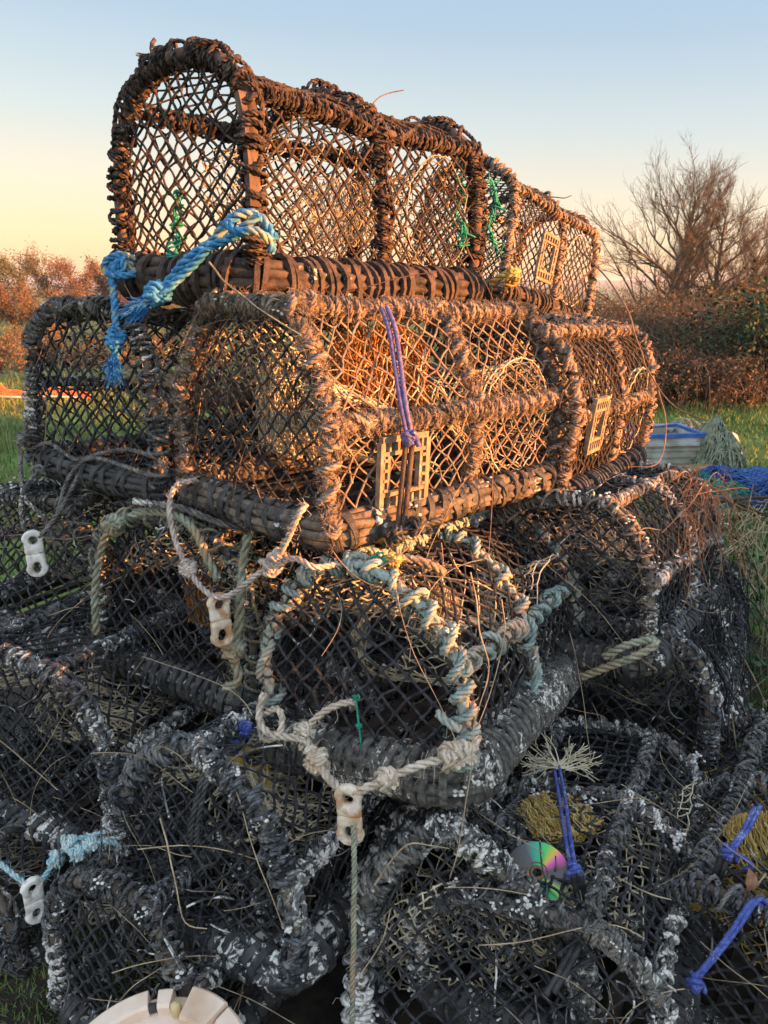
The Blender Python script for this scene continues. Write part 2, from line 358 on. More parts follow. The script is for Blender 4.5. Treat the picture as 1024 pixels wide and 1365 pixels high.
def loft_net(mb,ringA,ringB,nu,nv,r,m=0,sag=.02,jit=.05,square=False):
    """netting lofted between two closed rings of equal length"""
    tA=resample(np.vstack([ringA,ringA[:1]]),nu+1)[:-1]; tB=resample(np.vstack([ringB,ringB[:1]]),nu+1)[:-1]
    t=np.linspace(0,1,nv+1)[:,None,None]; G=tA[None]*(1-t)+tB[None]*t
    G[...,2]-=(np.sin(PI*t)*sag)[...,0]
    G+=rng.normal(size=G.shape)*np.linalg.norm(tA[1]-tA[0])*jit*2
    if not square:
        ea=[];eb=[]
        for j in range(nv):
            for i in range(nu):
                if (i+j)%2==0:
                    for d in (1,-1): ea.append(G[j,i]); eb.append(G[j+1,(i+d)%nu])
        kk=[G[j,i] for j in range(nv+1) for i in range(nu) if (i+j)%2==0]
    else:
        ea=[];eb=[]
        for j in range(nv):
            for i in range(nu):
                ea+= [G[j,i],G[j,i]]; eb+=[G[j+1,i],G[j,(i+1)%nu]]
        kk=G.reshape(-1,3)
    strands(mb,np.array(ea),np.array(eb),r,.002,m,3,knots=np.array(kk),kr=1.5)
def baser(fr,bn,L,W,R,style,seed=0):
    """base frame: a bundle of strips on a rounded rectangle, with bands wound round it"""
    cr=.055
    pts=[]
    for cx,cy,a0 in ((L-cr,W/2-cr,0),(cr,W/2-cr,90),(cr,-W/2+cr,180),(L-cr,-W/2+cr,270)):
        for a in np.linspace(a0,a0+90,7): pts.append(A(cx+cr*math.cos(math.radians(a)),cy+cr*math.sin(math.radians(a)),0))
    pts=np.array(pts); k=24; pts=np.vstack([pts[k:],pts[:k]]); P=resample(np.vstack([pts,pts[:1]]),step=.012)
    P=P+wob(len(P),.0025,20,3); P[-1]=P[0]
    T=nrm(np.roll(P,-1,0)-np.roll(P,1,0)); N=np.tile(A(0,0,1),(len(P),1)); N=nrm(N-T*(N*T).sum(1,keepdims=True)); B=np.cross(T,N)
    ns=11
    for i in range(ns):
        a=2*PI*i/ns+wob(len(P),.12,14)[:,None]; rd=np.cos(a)*N+np.sin(a)*B
        tube(fr,P+rd*(R*.74)+wob(len(P),.0012,60,3),R*.30,5,ref=rd,ex=.9)
    tube(fr,P,R*.66,8,ref=N)
    # bands
    ln=.012*(len(P)-1)
    def ring(c,w,th,tilt,rr,lap=1.0):
        i=min(int(c/.012),len(P)-2); p=P[i]; t,n,b=T[i],N[i],B[i]
        a=np.linspace(0,2*PI*lap,20); t2=nrm(t+n*tilt[0]+b*tilt[1])
        n2=nrm(n-t2*n.dot(t2)); b2=np.cross(t2,n2)
        rad=rr*(1+.05*np.sin(a*3+c*60)); rd=np.cos(a)[:,None]*n2+np.sin(a)[:,None]*b2
        q=p+rd*rad[:,None]+t2*(np.linspace(-.5,.5,20)*w*.5)[:,None]
        # strap of flat section, slightly rounded
        s=[(-.5,0),(-.42,1),(.42,1),(.5,0)]
        V=np.stack([q+t2*(x*w)+rd*(y*th) for x,y in s],1)
        m_=20; i_=np.arange(m_-1)[:,None]*4; j_=np.arange(4)[None]; j2=(j_+1)%4
        bn.add(V.reshape(-1,3),np.stack([i_+j_,i_+j2,i_+4+j2,i_+4+j_],-1).reshape(-1,4))
    c=.02
    while c<ln-.02:
        if style=='rings':       # clusters of fat rings with bare bundle between
            for q in range(random.choice([1,2,2,3])):
                ring(c,.013,.010,(rng.normal()*.1,rng.normal()*.1),R*.98); c+=random.uniform(.017,.022)
            c+=random.choice([.006,.012,.03,.045])
        elif style=='straps':    # open winding of flat strap
            ring(c,.017,.005,(rng.normal()*.25,.3+rng.normal()*.15),R*1.0); c+=random.uniform(.03,.05)
            if random.random()<.35: ring(c-.012,.012,.004,(rng.normal()*.3,-.3),R*1.05)
        elif style=='close':
            ring(c,.016,.006,(rng.normal()*.06,.12),R*.99,1.02); c+=random.uniform(.019,.027)
    return P,T,N,B
def hatch(L,W,H,s,v,w,h,mat,root,u=.5,t=.012):
    mb=MB(); cx,cy,cz=s*L,-u*W-.012,v*H
    def bar(x,z,sx,sz,d=0): box(mb,(cx+x,cy-d,cz+z),(sx,t,sz))
    b=.012
    bar(0,h/2,w,b); bar(0,-h/2,w,b); bar(-w/2,0,b,h-b,.001); bar(w/2,0,b,h-b,.001)
    bar(.0,h/2-.028,w-b,.008,-.001); bar(0,-h/2+.030,w-b,.008,-.001); bar(w/2-.022,0,.008,h-.064,.0015); bar(-w/2+.018,0,.008,h-.064,.0015)
    for k in np.linspace(-w/2+.02,w/2-.02,5): bar(k,h/2-.014,.006,.018,.002); bar(k,-h/2+.015,.006,.02,.002)
    for k in np.linspace(-h/2+.04,h/2-.04,4): bar(w/2-.011,k,.016,.006,.003); bar(-w/2+.009,k,.012,.006,.003)
    fuzz(mb,A([cx-w/2,cy,cz],[cx+w/2,cy,cz],[cx,cy,cz+h/2],[cx,cy,cz-h/2],[cx-w/2,cy,cz+h/3],[cx+w/2,cy,cz-h/3]),.01,40,.015)
    return mb.build('escape_hatch',mat,root,smooth=False)
GP='stacked lobster pots in the pile'
KIND={}
def make_pot(k,label,kind='flat',hr=.015,wrap='black',base='straps',R=.034,net=blk,nr=.0024,c=.03,corem=rub,bandm=rub,wm=blk2,wm2=None,fm=fung,gather=None,
             square=False,hatchs=None,fz=0,detail=1,mid=(.55,),rr=.006,wpitch=.019,fsize=.026,netend=None,railr=None,green=False,lath=False,slats=True,fr_=.0019,ramp=.5):
    x,y,z,yaw,pi,ro,L,W,H=POT[k]; KIND[k]=kind
    root=thing('lobster_pot',label,'lobster pot',(x,y,z),(ro,-pi,yaw),GP)
    f,b=MB(),MB(); baser(f,b,L,W,R,base)
    fo=f.build('base_frame',corem,root); bo=b.build('binding',bandm,fo,smooth=False)
    wm2=wm2 or wm
    def member(P,name,rc,rad,dense=1.0):
        cb=MB(); tube(cb,P,rc,7); o=cb.build(name,[{'brown':lathm,'teal':teal,'fray':gryr}.get(wrap,corew)],root)
        w=MB(); sd=4 if detail else 3; sp=None if detail else 14
        if wrap in('black','brown','grey'):
            whip(w,P,rc,rad,wpitch/dense,0,jit=.7,sides=sd,spt=sp)
            whip(w,P,rc+rad*1.0,rad*.8,wpitch*2.6,1,jit=.6,hand=-1,sides=sd,spt=sp)
            T_,N_,B_=frames(P); a=wob(len(P),1.5,8)[:,None]
            rope(w,P+(np.cos(a)*N_+np.sin(a)*B_)*(rc+rad*1.5),rad*.9,1)
        elif wrap=='teal':
            rope(w,P,rc*1.25,0,lay=.09)
            whip(w,P,rc*.9,rad*1.25,.055,0,jit=.5,sides=5)
            whip(w,P,rc*.8,rad*.5,.03,1,jit=.6,hand=-1,sides=3)
        elif wrap=='thick':
            rope(w,P,rc*1.2,0,lay=.07)
            whip(w,P,rc*.9,rad*1.2,.034,0,jit=.5,sides=5)
            whip(w,P,rc*1.0,rad*.9,.052,1,jit=.6,hand=-1)
            T_,N_,B_=frames(P); a=wob(len(P),1.8,8)[:,None]
            rope(w,P+(np.cos(a)*N_+np.sin(a)*B_)*(rc+rad*1.3),rad*.9,1)
        elif wrap=='fray':
            rope(w,P,rc*1.3,0,lay=.07)
            whip(w,P,rc*.9,rad*1.15,.034,0,jit=.5,sides=5)
            whip(w,P,rc*1.0,rad*.7,.05,1,jit=.6,hand=-1)
        if fz: fuzz(w,resample(P,step=.002),rc+rad,int(fz*len(P)),.018,0,.0005)
        w.build('rope_wrapping',[wm,wm2],o)
    for s in (0,)+tuple(mid)+(1,):
        P=prof(kind,W,H,.012); P[:,0]+=s*L; P=P+wob(len(P),.005,9,3)
        if not detail and 0<s<1: P=P[::1]
        member(P,'hoop',hr*(1 if s in(0,1) else .8),rr)
    for u,v in RAILS[kind]:
        P=resample(A([0,-u*W,v*H],[L*.5,-u*W,v*H-.006],[L,-u*W,v*H]),step=.012); P=P+wob(len(P),.004,7,3)
        member(P,'rail',(railr or hr)*.75,rr*.9)
    if lath:
        q=MB(); p0=prof(kind,W,H,.01); n=len(p0); seg=p0[int(n*.70):int(n*.90)]
        for a_,b_ in zip(seg[:-1:4],seg[4::4]):
            d=b_-a_; l=np.linalg.norm(d); d/=l; zz=np.cross(A(1,0,0),d)
            box(q,(a_+b_)/2+A(-.010,0,0)-zz*.008,(.022,.014,l*1.02),np.stack([A(1,0,0),zz,d],1))
        q.build('timber_lath',lathm,root,smooth=False)
    w=MB(); side_net(w,L,W,H,kind,c,nr,square); w.build('side_netting',net,root)
    for s in (0,1):
        if s==1 and not detail: continue
        w=MB(); end_net(w,L,W,H,kind,c*.98,nr,s,gather if s==0 else None); w.build('end_netting',netend or net,root)
    # parlour funnel from the middle hoop, and side entrance funnels
    pm=prof(kind,W*.94,H*.9,.01); pm[:,0]+=mid[0]*L; pm[:,2]+=.02
    w=MB(); t=np.linspace(0,2*PI,24,endpoint=False)
    g=pm; g=g[(g[:,2]>.04)]
    rB=np.stack([np.full(24,L*.12),-.06*np.cos(t+PI/2+.0),H*.52+.05*np.sin(t+PI/2)],1)[::-1]
    a0=np.argmin(np.linalg.norm(rB[:,1:]-A(.06,H*.4)[None],axis=1)); rB=np.roll(rB,-a0,0)
    loft_net(w,g,rB,34,max(8,int(L*.45/fsize)),fr_,sag=.02); w.build('inner_funnel',fm,root)
    for sgn in (1,-1):
        if sgn==-1 and not detail: continue
        w=MB(); cx=L*.78
        rA=np.stack([cx+.13*np.cos(t),np.full(24,-sgn*(W/2-.006)),H*.42+H*.34*np.sin(t)],1)
        rB=np.stack([cx-.03+.055*np.cos(t),np.full(24,-sgn*.04),H*.52+.055*np.sin(t)],1)
        loft_net(w,rA,rB,26,9,fr_*.95,sag=.015,square=(sgn>0)); w.build('entrance_funnel',fm,root)
    if ramp:
        w=MB(); nx,ny=int(W*.9/fsize*1.15),int(H*.85/fsize*1.1)
        X_,Y_=np.meshgrid(np.linspace(-.5,.5,nx),np.linspace(0,1,ny),indexing='ij')
        G=np.stack([L*(.05+.36*Y_**1.3)+.02*np.sin(X_*9+Y_*4),-X_*W*.9*(1-.28*Y_),H*(.93-ramp*Y_-.10*np.cos(X_*2.6)*0)-.05*(X_*2)**2*(1-Y_)*2.2],-1)
        G+=rng.normal(size=G.shape)*fsize*.10; G[...,0]+=.03*np.sin(X_*14+1)*Y_
        a_=np.concatenate([G[:-1].reshape(-1,3),G[:,:-1].reshape(-1,3)]); b_=np.concatenate([G[1:].reshape(-1,3),G[:,1:].reshape(-1,3)])
        keep=rng.random(len(a_))>.04
        strands(w,a_[keep],b_[keep],fr_*1.05,.0025,0,4,knots=G.reshape(-1,3),kr=1.6); w.build('parlour_net',fm,root)
    if slats:
        for i in range(7):
            w=MB(); yy=-W/2+W*(i+.5)/7; box(w,(L/2,yy,rng.uniform(-.004,.004)),(L*.97,.026,.012),Rm(rng.normal()*.01,0,rng.normal()*.1))
            w.build('floor_slat',slatm,root,smooth=False)
    if hatchs: hatch(L,W,H,*hatchs,hatm,root)
    return root

make_pot('P1','dark brown pot alone at the top of the pile, near end roped with blue','round',0.0145,'brown','rings',0.049,brnt,0.0028,0.0245,rubb,rubb,brn,brn,fm=fung,lath=True,mid=(.5,),rr=0.0062,wpitch=0.021,ramp=0)
make_pot('P2','topmost pot farther back, sloping down behind the blue-roped top pot','round',0.012,'fray','rings',.034,brnt,0.0028,0.022,rubb,rubb,tanr,brn,fm=fun,hatchs=(.37,.40,.13,.17),fz=4,detail=0,rr=0.006,ramp=0)
make_pot('P3','wide pot of frayed tan rope in second row, violet bungee over its front','ang',0.011,'fray','straps',0.037,tant,0.0023,0.0235,corew,rub,tanr,gryr,fm=fun,hatchs=(.24,.24,.135,.14),fz=55,netend=blk,rr=0.0062,railr=.017)
make_pot('P4','open-netted black pot at left end of second row, against the field','open',0.0115,'black','straps',.034,blk,0.0029,0.028,rub,rub,blk2,gryr,fm=fun,rr=0.0055,wpitch=0.018,ramp=.45,fz=3)
make_pot('P5','sunlit brown pot at right end of second row with sandy square hatch','flat',0.0115,'fray','rings',.033,brnt,0.003,0.0225,corew,rub,tanr,brn,fm=fun,hatchs=(.20,.44,.115,.138),fz=14,detail=0,rr=0.0055)
make_pot('P6','pot cut by left edge in third row, white-crusted base under the hanging white clip','flat',0.011,'grey','straps',.034,blk,0.0029,0.025,corel,rubw,blkf,gryr,fm=fung,rr=0.005,fz=2)
make_pot('P7','black pot in third row behind the stained hanging clip, with green-grey rope leg','open',0.01,'grey','close',0.041,blk,0.003,0.026,corel,rub,blk2,grng,fm=fun,rr=0.005,fz=2)
make_pot('P8','pot edged in teal rope jutting from the middle of the pile','hex',0.01,'teal','close',0.050,blk,0.0032,0.0265,corel,corel,teal,tanr,fm=fun,gather=(-.02,.6),fz=4,mid=(.5,),rr=0.0070,ramp=.42)
make_pot('P9','pot at right of third row draped in dry orange stems','flat',0.011,'grey','close',.036,blk,0.0033,0.024,corel,rub,blkf,tanr,fm=fung,fz=2,rr=0.005)
make_pot('P10','black pot in fourth row at left edge above the white and pale blue roped clip','flat',0.013,'thick','straps',.036,blk,0.0029,0.024,rubw,rub,blk2,blk2,fm=fun,wpitch=.026,rr=0.006,fz=2)
make_pot('P11','black pot at lower left with a ring of thick rubber bindings on its base','left',0.013,'thick','straps',0.043,blk,0.0029,0.0235,rubw,rub,blk2,blk2,fm=fun,wpitch=.026,rr=0.0066,fz=3)
make_pot('P12','lowest pot on the grass at bottom left behind the cream plastic lid','flat',0.013,'black','close',.036,blk,0.0031,0.022,rubw,rub,blkf,blk2,fm=fung,rr=0.0055,fz=2)
make_pot('P13','pot at bottom centre with white splashes on its thick black rope hoop','wide',0.015,'thick','straps',.036,blk,0.0031,0.0275,rubw,rub,blkf,blkf,fm=fun,wpitch=.029,rr=0.0075,ramp=.62,fz=4)
make_pot('P14','square-meshed pot at lower right holding a shiny disc under its top net','flat',0.0105,'thick','close',.036,blk,0.0031,0.031,corel,rub,blkf,gryr,fm=fun,square=True,rr=0.0055,ramp=.3,fz=3)
make_pot('P15','sagging black pot at right of the bottom layers, against the brambles','flat',0.013,'black','straps',.036,blk,0.0034,0.023,rubw,rub,blk2,blk2,fm=fung,wpitch=.025,rr=0.0065)
make_pot('P16','pot in bottom right corner hooked with two blue bungees','flat',0.012,'black','straps',.036,blk,0.0032,0.023,rubw,rub,blk2,gryr,fm=yel,rr=0.0065)
make_pot('P17','dark pot glimpsed through the net, behind the teal-roped pot','flat',0.012,'grey','close',.036,blk,0.0032,0.025,rub,rub,blk2,blk2,detail=0,rr=0.005)
make_pot('P18','rear pot of third row behind the stem-draped pot','flat',0.012,'grey','close',.036,blk,0.0032,0.025,rub,rub,blk2,blk2,detail=0,rr=0.005)
make_pot('P19','ground pot deep in the pile below the teal-roped pot','flat',0.012,'black','close',.036,blk,0.0032,0.025,rub,rub,blk2,blk2,detail=0,rr=0.005)
make_pot('P20','ground pot deep in the pile behind the shiny disc','flat',0.012,'black','close',.036,blk,0.0032,0.025,rub,rub,blk2,blk2,detail=0,rr=0.005)
make_pot('P21','rear pot of third row behind the leftmost pots','flat',0.012,'grey','close',.036,blk,0.0032,0.025,rub,rub,blk2,blk2,detail=0,rr=0.005)
make_pot('P22','ground pot deep in the pile behind the lower left pots','flat',0.012,'grey','close',.036,blk,0.0032,0.025,rub,rub,blk2,blk2,detail=0,rr=0.005)
make_pot('P23','squashed black pot on the grass under the lower left pot','flat',.012,'grey','close',.034,blk,.0032,.024,rubw,rub,blk2,blk2,fm=fung,detail=0,rr=.005)
# ------------------------------------------------------------------ light
SUN_AZ=math.radians(-18); SUN_EL=math.radians(4.6)
sd=A(math.cos(SUN_AZ)*math.cos(SUN_EL),math.sin(SUN_AZ)*math.cos(SUN_EL),math.sin(SUN_EL))
sl=bpy.data.lights.new('sun','SUN'); so=bpy.data.objects.new('sun',sl); C.objects.link(so)
sl.energy=5.0; sl.angle=math.radians(.6); sl.color=(1,.36,.085)
from mathutils import Vector
so.rotation_euler=Vector(sd).to_track_quat('Z','Y').to_euler()
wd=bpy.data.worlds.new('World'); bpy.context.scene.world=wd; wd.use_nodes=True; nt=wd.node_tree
bg=nt.nodes['Background']; sk=nt.nodes.new('ShaderNodeTexSky'); sk.sky_type='NISHITA'; sk.sun_disc=False
sk.sun_elevation=SUN_EL; sk.sun_rotation=PI/2-SUN_AZ; sk.altitude=100; sk.air_density=1.0; sk.dust_density=.6; sk.ozone_density=1.2
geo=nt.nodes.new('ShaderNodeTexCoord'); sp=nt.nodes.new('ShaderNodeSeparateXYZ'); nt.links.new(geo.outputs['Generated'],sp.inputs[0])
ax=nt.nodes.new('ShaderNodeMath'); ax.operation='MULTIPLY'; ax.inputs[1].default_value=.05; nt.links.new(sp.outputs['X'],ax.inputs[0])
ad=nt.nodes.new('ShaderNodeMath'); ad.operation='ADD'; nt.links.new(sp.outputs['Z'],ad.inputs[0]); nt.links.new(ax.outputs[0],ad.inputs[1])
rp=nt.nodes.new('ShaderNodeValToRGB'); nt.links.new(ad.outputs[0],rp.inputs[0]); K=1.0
SK=[(0,(1,.63,.38)),(.035,(.98,.68,.43)),(.09,(.84,.70,.54)),(.17,(.60,.645,.64)),(.27,(.40,.52,.64)),(.36,(.34,.48,.68)),(.55,(.72,.84,1)),(1,(.8,.9,1))]  # upper stops brightened beyond a dusk sky, added to lift the shaded pots
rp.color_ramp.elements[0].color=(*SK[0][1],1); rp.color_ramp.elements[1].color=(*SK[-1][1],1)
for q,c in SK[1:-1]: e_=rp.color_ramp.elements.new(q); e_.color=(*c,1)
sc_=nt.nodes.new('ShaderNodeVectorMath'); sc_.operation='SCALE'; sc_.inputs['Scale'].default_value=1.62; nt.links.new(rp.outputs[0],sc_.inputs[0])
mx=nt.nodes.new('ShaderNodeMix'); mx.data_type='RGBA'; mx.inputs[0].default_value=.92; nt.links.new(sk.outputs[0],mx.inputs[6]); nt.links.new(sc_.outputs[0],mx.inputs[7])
yb=nt.nodes.new('ShaderNodeMapRange'); yb.inputs['From Min'].default_value=.1; yb.inputs['From Max'].default_value=-1; yb.inputs['To Min'].default_value=1; yb.inputs['To Max'].default_value=1.9; nt.links.new(sp.outputs['Y'],yb.inputs['Value'])  # sky behind the camera scaled up as added fill for the shade
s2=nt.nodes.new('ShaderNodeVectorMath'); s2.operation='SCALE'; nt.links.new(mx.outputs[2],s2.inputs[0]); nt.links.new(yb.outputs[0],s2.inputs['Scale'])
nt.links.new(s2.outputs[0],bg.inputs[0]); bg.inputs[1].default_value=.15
sc=bpy.context.scene; sc.view_settings.view_transform='Standard'; sc.view_settings.look='None'; sc.view_settings.exposure=2.3; sc.view_settings.gamma=1
# ------------------------------------------------------------------ ground and distance
def sst(x): x=np.clip(x,0,1); return x*x*(3-2*x)
def zg(x,y):
    r=np.hypot(x,y); z=-.07-4.3*sst((r-11)/32)-22*sst((r-110)/700)
    z=z+.05*np.sin(x*1.3+2)*np.sin(y*.9)*sst((r-2.5)/3)+.012*np.sin(x*7+1)*np.sin(y*6)
    z=z+sst((r-1500)/2500)*(14*np.sin(x*.0011+1)+9*np.sin(x*.0027+y*.001)+6)
    return z
def place(px,y,dz=0):
    x=(px-512)/F*math.cos(TH)*y; return A(x,y,float(zg(x,y))+dz)
rr_=np.r_[0,np.geomspace(.3,20000,150)]; tt=np.linspace(0,2*PI,181)[:-1]
X=rr_[:,None]*np.cos(tt)[None]; Y=rr_[:,None]*np.sin(tt)[None]; Z=zg(X,Y)
i=np.arange(len(rr_)-1)[:,None]*180; j=np.arange(180)[None]; j2=(j+1)%180
hz=bpy.data.materials.new('haze_air'); hz.use_nodes=True; hn=hz.node_tree; hn.nodes.remove(hn.nodes['Principled BSDF']); pv=hn.nodes.new('ShaderNodeVolumePrincipled'); pv.inputs['Density'].default_value=.00022; pv.inputs['Color'].default_value=(.78,.86,1,1); pv.inputs['Anisotropy'].default_value=.2
hn.links.new(pv.outputs[0],hn.nodes['Material Output'].inputs['Volume'])
h_=MB(); h_.add(BXV*A(40600,40600,50)+A(0,0,-12),BXF); h_=h_.build('haze',hz,smooth=False); stuff(h_,'thin evening haze lying over the distant land','haze')
g=MB(); g.add(np.stack([X,Y,Z],-1).reshape(-1,3),np.stack([i+j,i+180+j,i+180+j2,i+j2],-1).reshape(-1,4))
gm=M('field_grass',(.05,.085,.016),(.14,.21,.05),.9,.95,bump=.6,c3=(.09,.085,.03),s3=.25,a3=.55)
struct(g.build('ground',gm))
grassm=M('grass_blade',(.07,.12,.03),(.18,.26,.075),.8,.8,bump=0,var=.35)
drygm=M('dry_grass_blade',(.12,.11,.05),(.3,.26,.13),.8,.9,bump=0,var=.3)
def blades(mb,n,xr,yr,h,w,keep=None,m=0,lean=.45):
    x=rng.uniform(*xr,n); y=rng.uniform(*yr,n)
    if keep is not None: k=keep(x,y); x,y=x[k],y[k]
    n=len(x); b=np.stack([x,y,zg(x,y)-.005],1); a=rng.uniform(0,2*PI,n); sx=np.stack([np.cos(a),np.sin(a),0*a],1)*w/2*rng.uniform(.6,1.4,n)[:,None]
    hh=h*rng.uniform(.4,1.3,n)*(1+.5*np.sin(x*2.1)*np.sin(y*1.7)); l=rng.normal(size=(n,2))*lean*hh[:,None]
    mid=b+np.stack([l[:,0]*.35,l[:,1]*.35,hh*.6],1); tp=b+np.stack([l[:,0],l[:,1],hh],1)
    V=np.stack([b-sx,b+sx,mid+sx*.7,mid-sx*.7,tp],1); o=np.arange(n)[:,None]*5
    mb.add(V.reshape(-1,3),(o[:,:,None]+np.array([[0,1,2,3]])[None]).reshape(-1,4),m)
    mb.v.append(np.zeros((0,3))); k=len(mb.f[3]); mb.f[3].append((o+np.array([[3,2,4]]))+mb.n-n*5); mb.m[3].append(np.full(n,m))
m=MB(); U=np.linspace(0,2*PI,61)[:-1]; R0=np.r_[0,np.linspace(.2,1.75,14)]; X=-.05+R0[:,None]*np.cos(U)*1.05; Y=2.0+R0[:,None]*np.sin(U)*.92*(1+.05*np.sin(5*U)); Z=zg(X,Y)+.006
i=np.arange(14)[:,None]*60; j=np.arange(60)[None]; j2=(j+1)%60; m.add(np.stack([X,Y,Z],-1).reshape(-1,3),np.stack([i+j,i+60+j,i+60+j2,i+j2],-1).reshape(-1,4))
struct(m.build('ground_patch',M('dark_patch_under_pile',(.012,.01,.008),(.05,.04,.03),9,.95)))  # near-black sheet laid over the grass to darken the ground under the pile
inv=lambda s:(lambda x,y:(s*x/(y+.01)>.2)&(np.abs(x)/(y+.01)<.60))
gb=MB()
blades(gb,42000,(-7,-.5),(3.2,12),.07,.010,lambda x,y:(x/y<-.25)&(x/y>-.6))
blades(gb,30000,(1.,6),(3.5,11),.06,.010,lambda x,y:(x/y>.24)&(x/y<.6))
blades(gb,9000,(.5,3),(1.6,4.2),.09,.006,lambda x,y:(x/y>.38)&(x/y<.7))
blades(gb,9000,(-1.2,-.3),(.7,1.35),.05,.004)
blades(gb,5000,(-7,-.5),(3.2,12),.16,.006,lambda x,y:(x/y<-.25)&(x/y>-.6),1)
blades(gb,4000,(-1.2,-.3),(.7,1.4),.06,.003,m=1)
stuff(gb.build('grass',[grassm,drygm],smooth=False),'rough green grass of the field round the pile','grass')

def leaves(mb,P,size,m=0,asp=.6,up=0):
    P=np.asarray(P); n=len(P); a=nrm(rng.normal(size=(n,3))); b=nrm(np.cross(a,rng.normal(size=(n,3))))
    s=(size*rng.uniform(.5,1.3,n))[:,None]; c=np.cross(a,b)
    V=np.stack([P-a*s*.5,P+b*s*.5*asp+c*s*.08,P+a*s*.5,P-b*s*.5*asp+c*s*.08],1)
    mb.add(V.reshape(-1,3),np.arange(n*4).reshape(-1,4),m)
def grow(segs,p,d,l,r,lev,spread=.5,up=.12,kids=(3,4),ratio=.7,n=6):
    pts=[p];rad=[r]
    for q in range(n-1):
        d=nrm(d+rng.normal(size=3)*.11+A(0,0,up*.35)); pts.append(pts[-1]+d*l/(n-1)); rad.append(r*(1-.45*(q+1)/(n-1)))
    segs.append((np.array(pts),np.array(rad)))
    if lev<=0: return
    for q in range(rng.integers(kids[0],kids[1]+1)):
        t=rng.uniform(.35,1); i=min(int(t*(n-1)),n-1)
        e=nrm(d+rng.normal(size=3)*spread+A(0,0,up)); grow(segs,pts[i],e,l*ratio*rng.uniform(.75,1.15),rad[i]*.62,lev-1,spread,up,kids,ratio,n)
    grow(segs,pts[-1],nrm(d+rng.normal(size=3)*.15),l*ratio,rad[-1]*.9,lev-1,spread,up,kids,ratio,n)
def segmesh(mb,segs,rmin=0,m=0,sides=4):
    P=np.stack([s[0] for s in segs]); R=np.maximum(np.stack([s[1] for s in segs]),rmin)
    batch(mb,P,R,sides,m)
barkm=M('bare_bark',(.055,.045,.038),(.15,.115,.085),3,.95,bump=0)
barkd=M('dark_bark',(.05,.04,.03),(.13,.1,.075),3,.95,bump=0)
def bare_tree(label,px,y,h,spread,r,seed,lean=0,group='bare trees on the right skyline',lev=5):
    global rng; sv=rng; rng=np.random.default_rng(seed)
    b=place(px-20,y); root=thing('bare_tree',label,'tree',b,group=group)
    segs=[]; p=A(0,0,0); d=A(lean,0,1.); n=6; pts=[p];rad=[r]
    for q in range(11): d=nrm(d+rng.normal(size=3)*.035*A(1,1,.2)); pts.append(pts[-1]+d*h*.86/11); rad.append(r*(1-.82*(q+1)/11))
    tr=[(np.array(pts[:6]),np.array(rad[:6])),(np.array(pts[5:11]),np.array(rad[5:11]))]
    for q in range(30):
        t=.26+.72*q/30; i=min(int(t*11),10); a=q*2.4+rng.normal()*.4; el=.35+.75*t
        e=nrm(A(math.cos(a),math.sin(a),el+.1)); l=h*spread*(1.12-.62*t)*rng.uniform(.75,1.15)*.25
        grow(segs,pts[i],e,l,rad[i]*.62,lev-2,.50,.08,(2,3),.68)
    S=np.stack([s_[0] for s_ in segs]); K=3; k=rng.integers(0,len(S),len(S)*K); q=rng.integers(1,6,len(k)); st=S[k,q]; d=nrm(nrm(S[k,5]-S[k,0])+rng.normal(size=(len(k),3))*.45+A(0,0,.25)); l=rng.uniform(.15,.5,len(k))[:,None]
    tw=np.stack([st,st+d*l*.5+rng.normal(size=d.shape)*.03,st+d*l+rng.normal(size=d.shape)*.06+A(0,0,.06)],1)
    m1,m2=MB(),MB(); batch(m2,tw,np.tile(A(.006,.005,.0035)*y/45,(len(tw),1)),3); segmesh(m1,tr,sides=7); segmesh(m2,segs,.0065*y/45,sides=3)
    m1.build('trunk',barkm,root); m2.build('crown',barkm,root)
    rng=sv
bare_tree('broad bare tree with the widest crown on the right skyline',905,43,12.2,1.12,.26,3)
bare_tree('slim bare tree standing just right of the broad tree',942,47,9.6,.62,.15,5)
bare_tree('tall bare tree with forked crown near the right edge of the skyline',980,43,11.2,.85,.2,8)
bare_tree('bare tree cut off by the right edge of the picture',1030,45,9.0,.8,.2,12)
lf=[M('russet_foliage',(.09,.05,.028),(.21,.115,.058),.5,.9,bump=0,var=.22),M('brown_foliage',(.09,.06,.03),(.19,.125,.07),.5,.9,bump=0,var=.22),M('olive_foliage',(.05,.055,.02),(.12,.11,.045),.5,.9,bump=0,var=.4),
    M('ivy_foliage',(.012,.035,.012),(.04,.085,.03),2,.6,bump=0,var=.4),M('bracken_foliage',(.12,.075,.045),(.28,.18,.105),2,.9,bump=0,var=.4)]
def wood_tree(label,px,y,h,w,kind,n,dense=1.,group='autumn trees of the wood on the left'):
    b=place(px,y); root=thing('autumn_tree',label,'tree',b,group=group); segs=[]
    pts=np.array([[0,0,0],[rng.normal()*.1,0,h*.15],[rng.normal()*.15,0,h*.3],[rng.normal()*.2,0,h*.45],[rng.normal()*.2,0,h*.6],[0,0,h*.72]])
    m1=MB(); segmesh(m1,[(pts,np.linspace(.03,.012,6)*h)],sides=6); m1.build('trunk',barkd,root)
    for q in range(11):
        a=q*2.4; i=1+q%5; grow(segs,pts[i],nrm(A(math.cos(a),math.sin(a),.7)),w*.23*rng.uniform(.8,1.2),.010*h,2,.55,.2,(2,3),.66,5)
    m2=MB(); segmesh(m2,segs,.012*y/50,1,3)
    ends=np.array([s[0][-1] for s in segs]+[s[0][3] for s in segs]); c=ends[rng.integers(0,len(ends),n)]
    P=c+rng.normal(size=(n,3))*w*.045; P[:,2]=np.maximum(P[:,2],.1*h)
    leaves(m2,P,.0042*y*dense,0); m2.build('crown',[lf[kind],barkm],root)
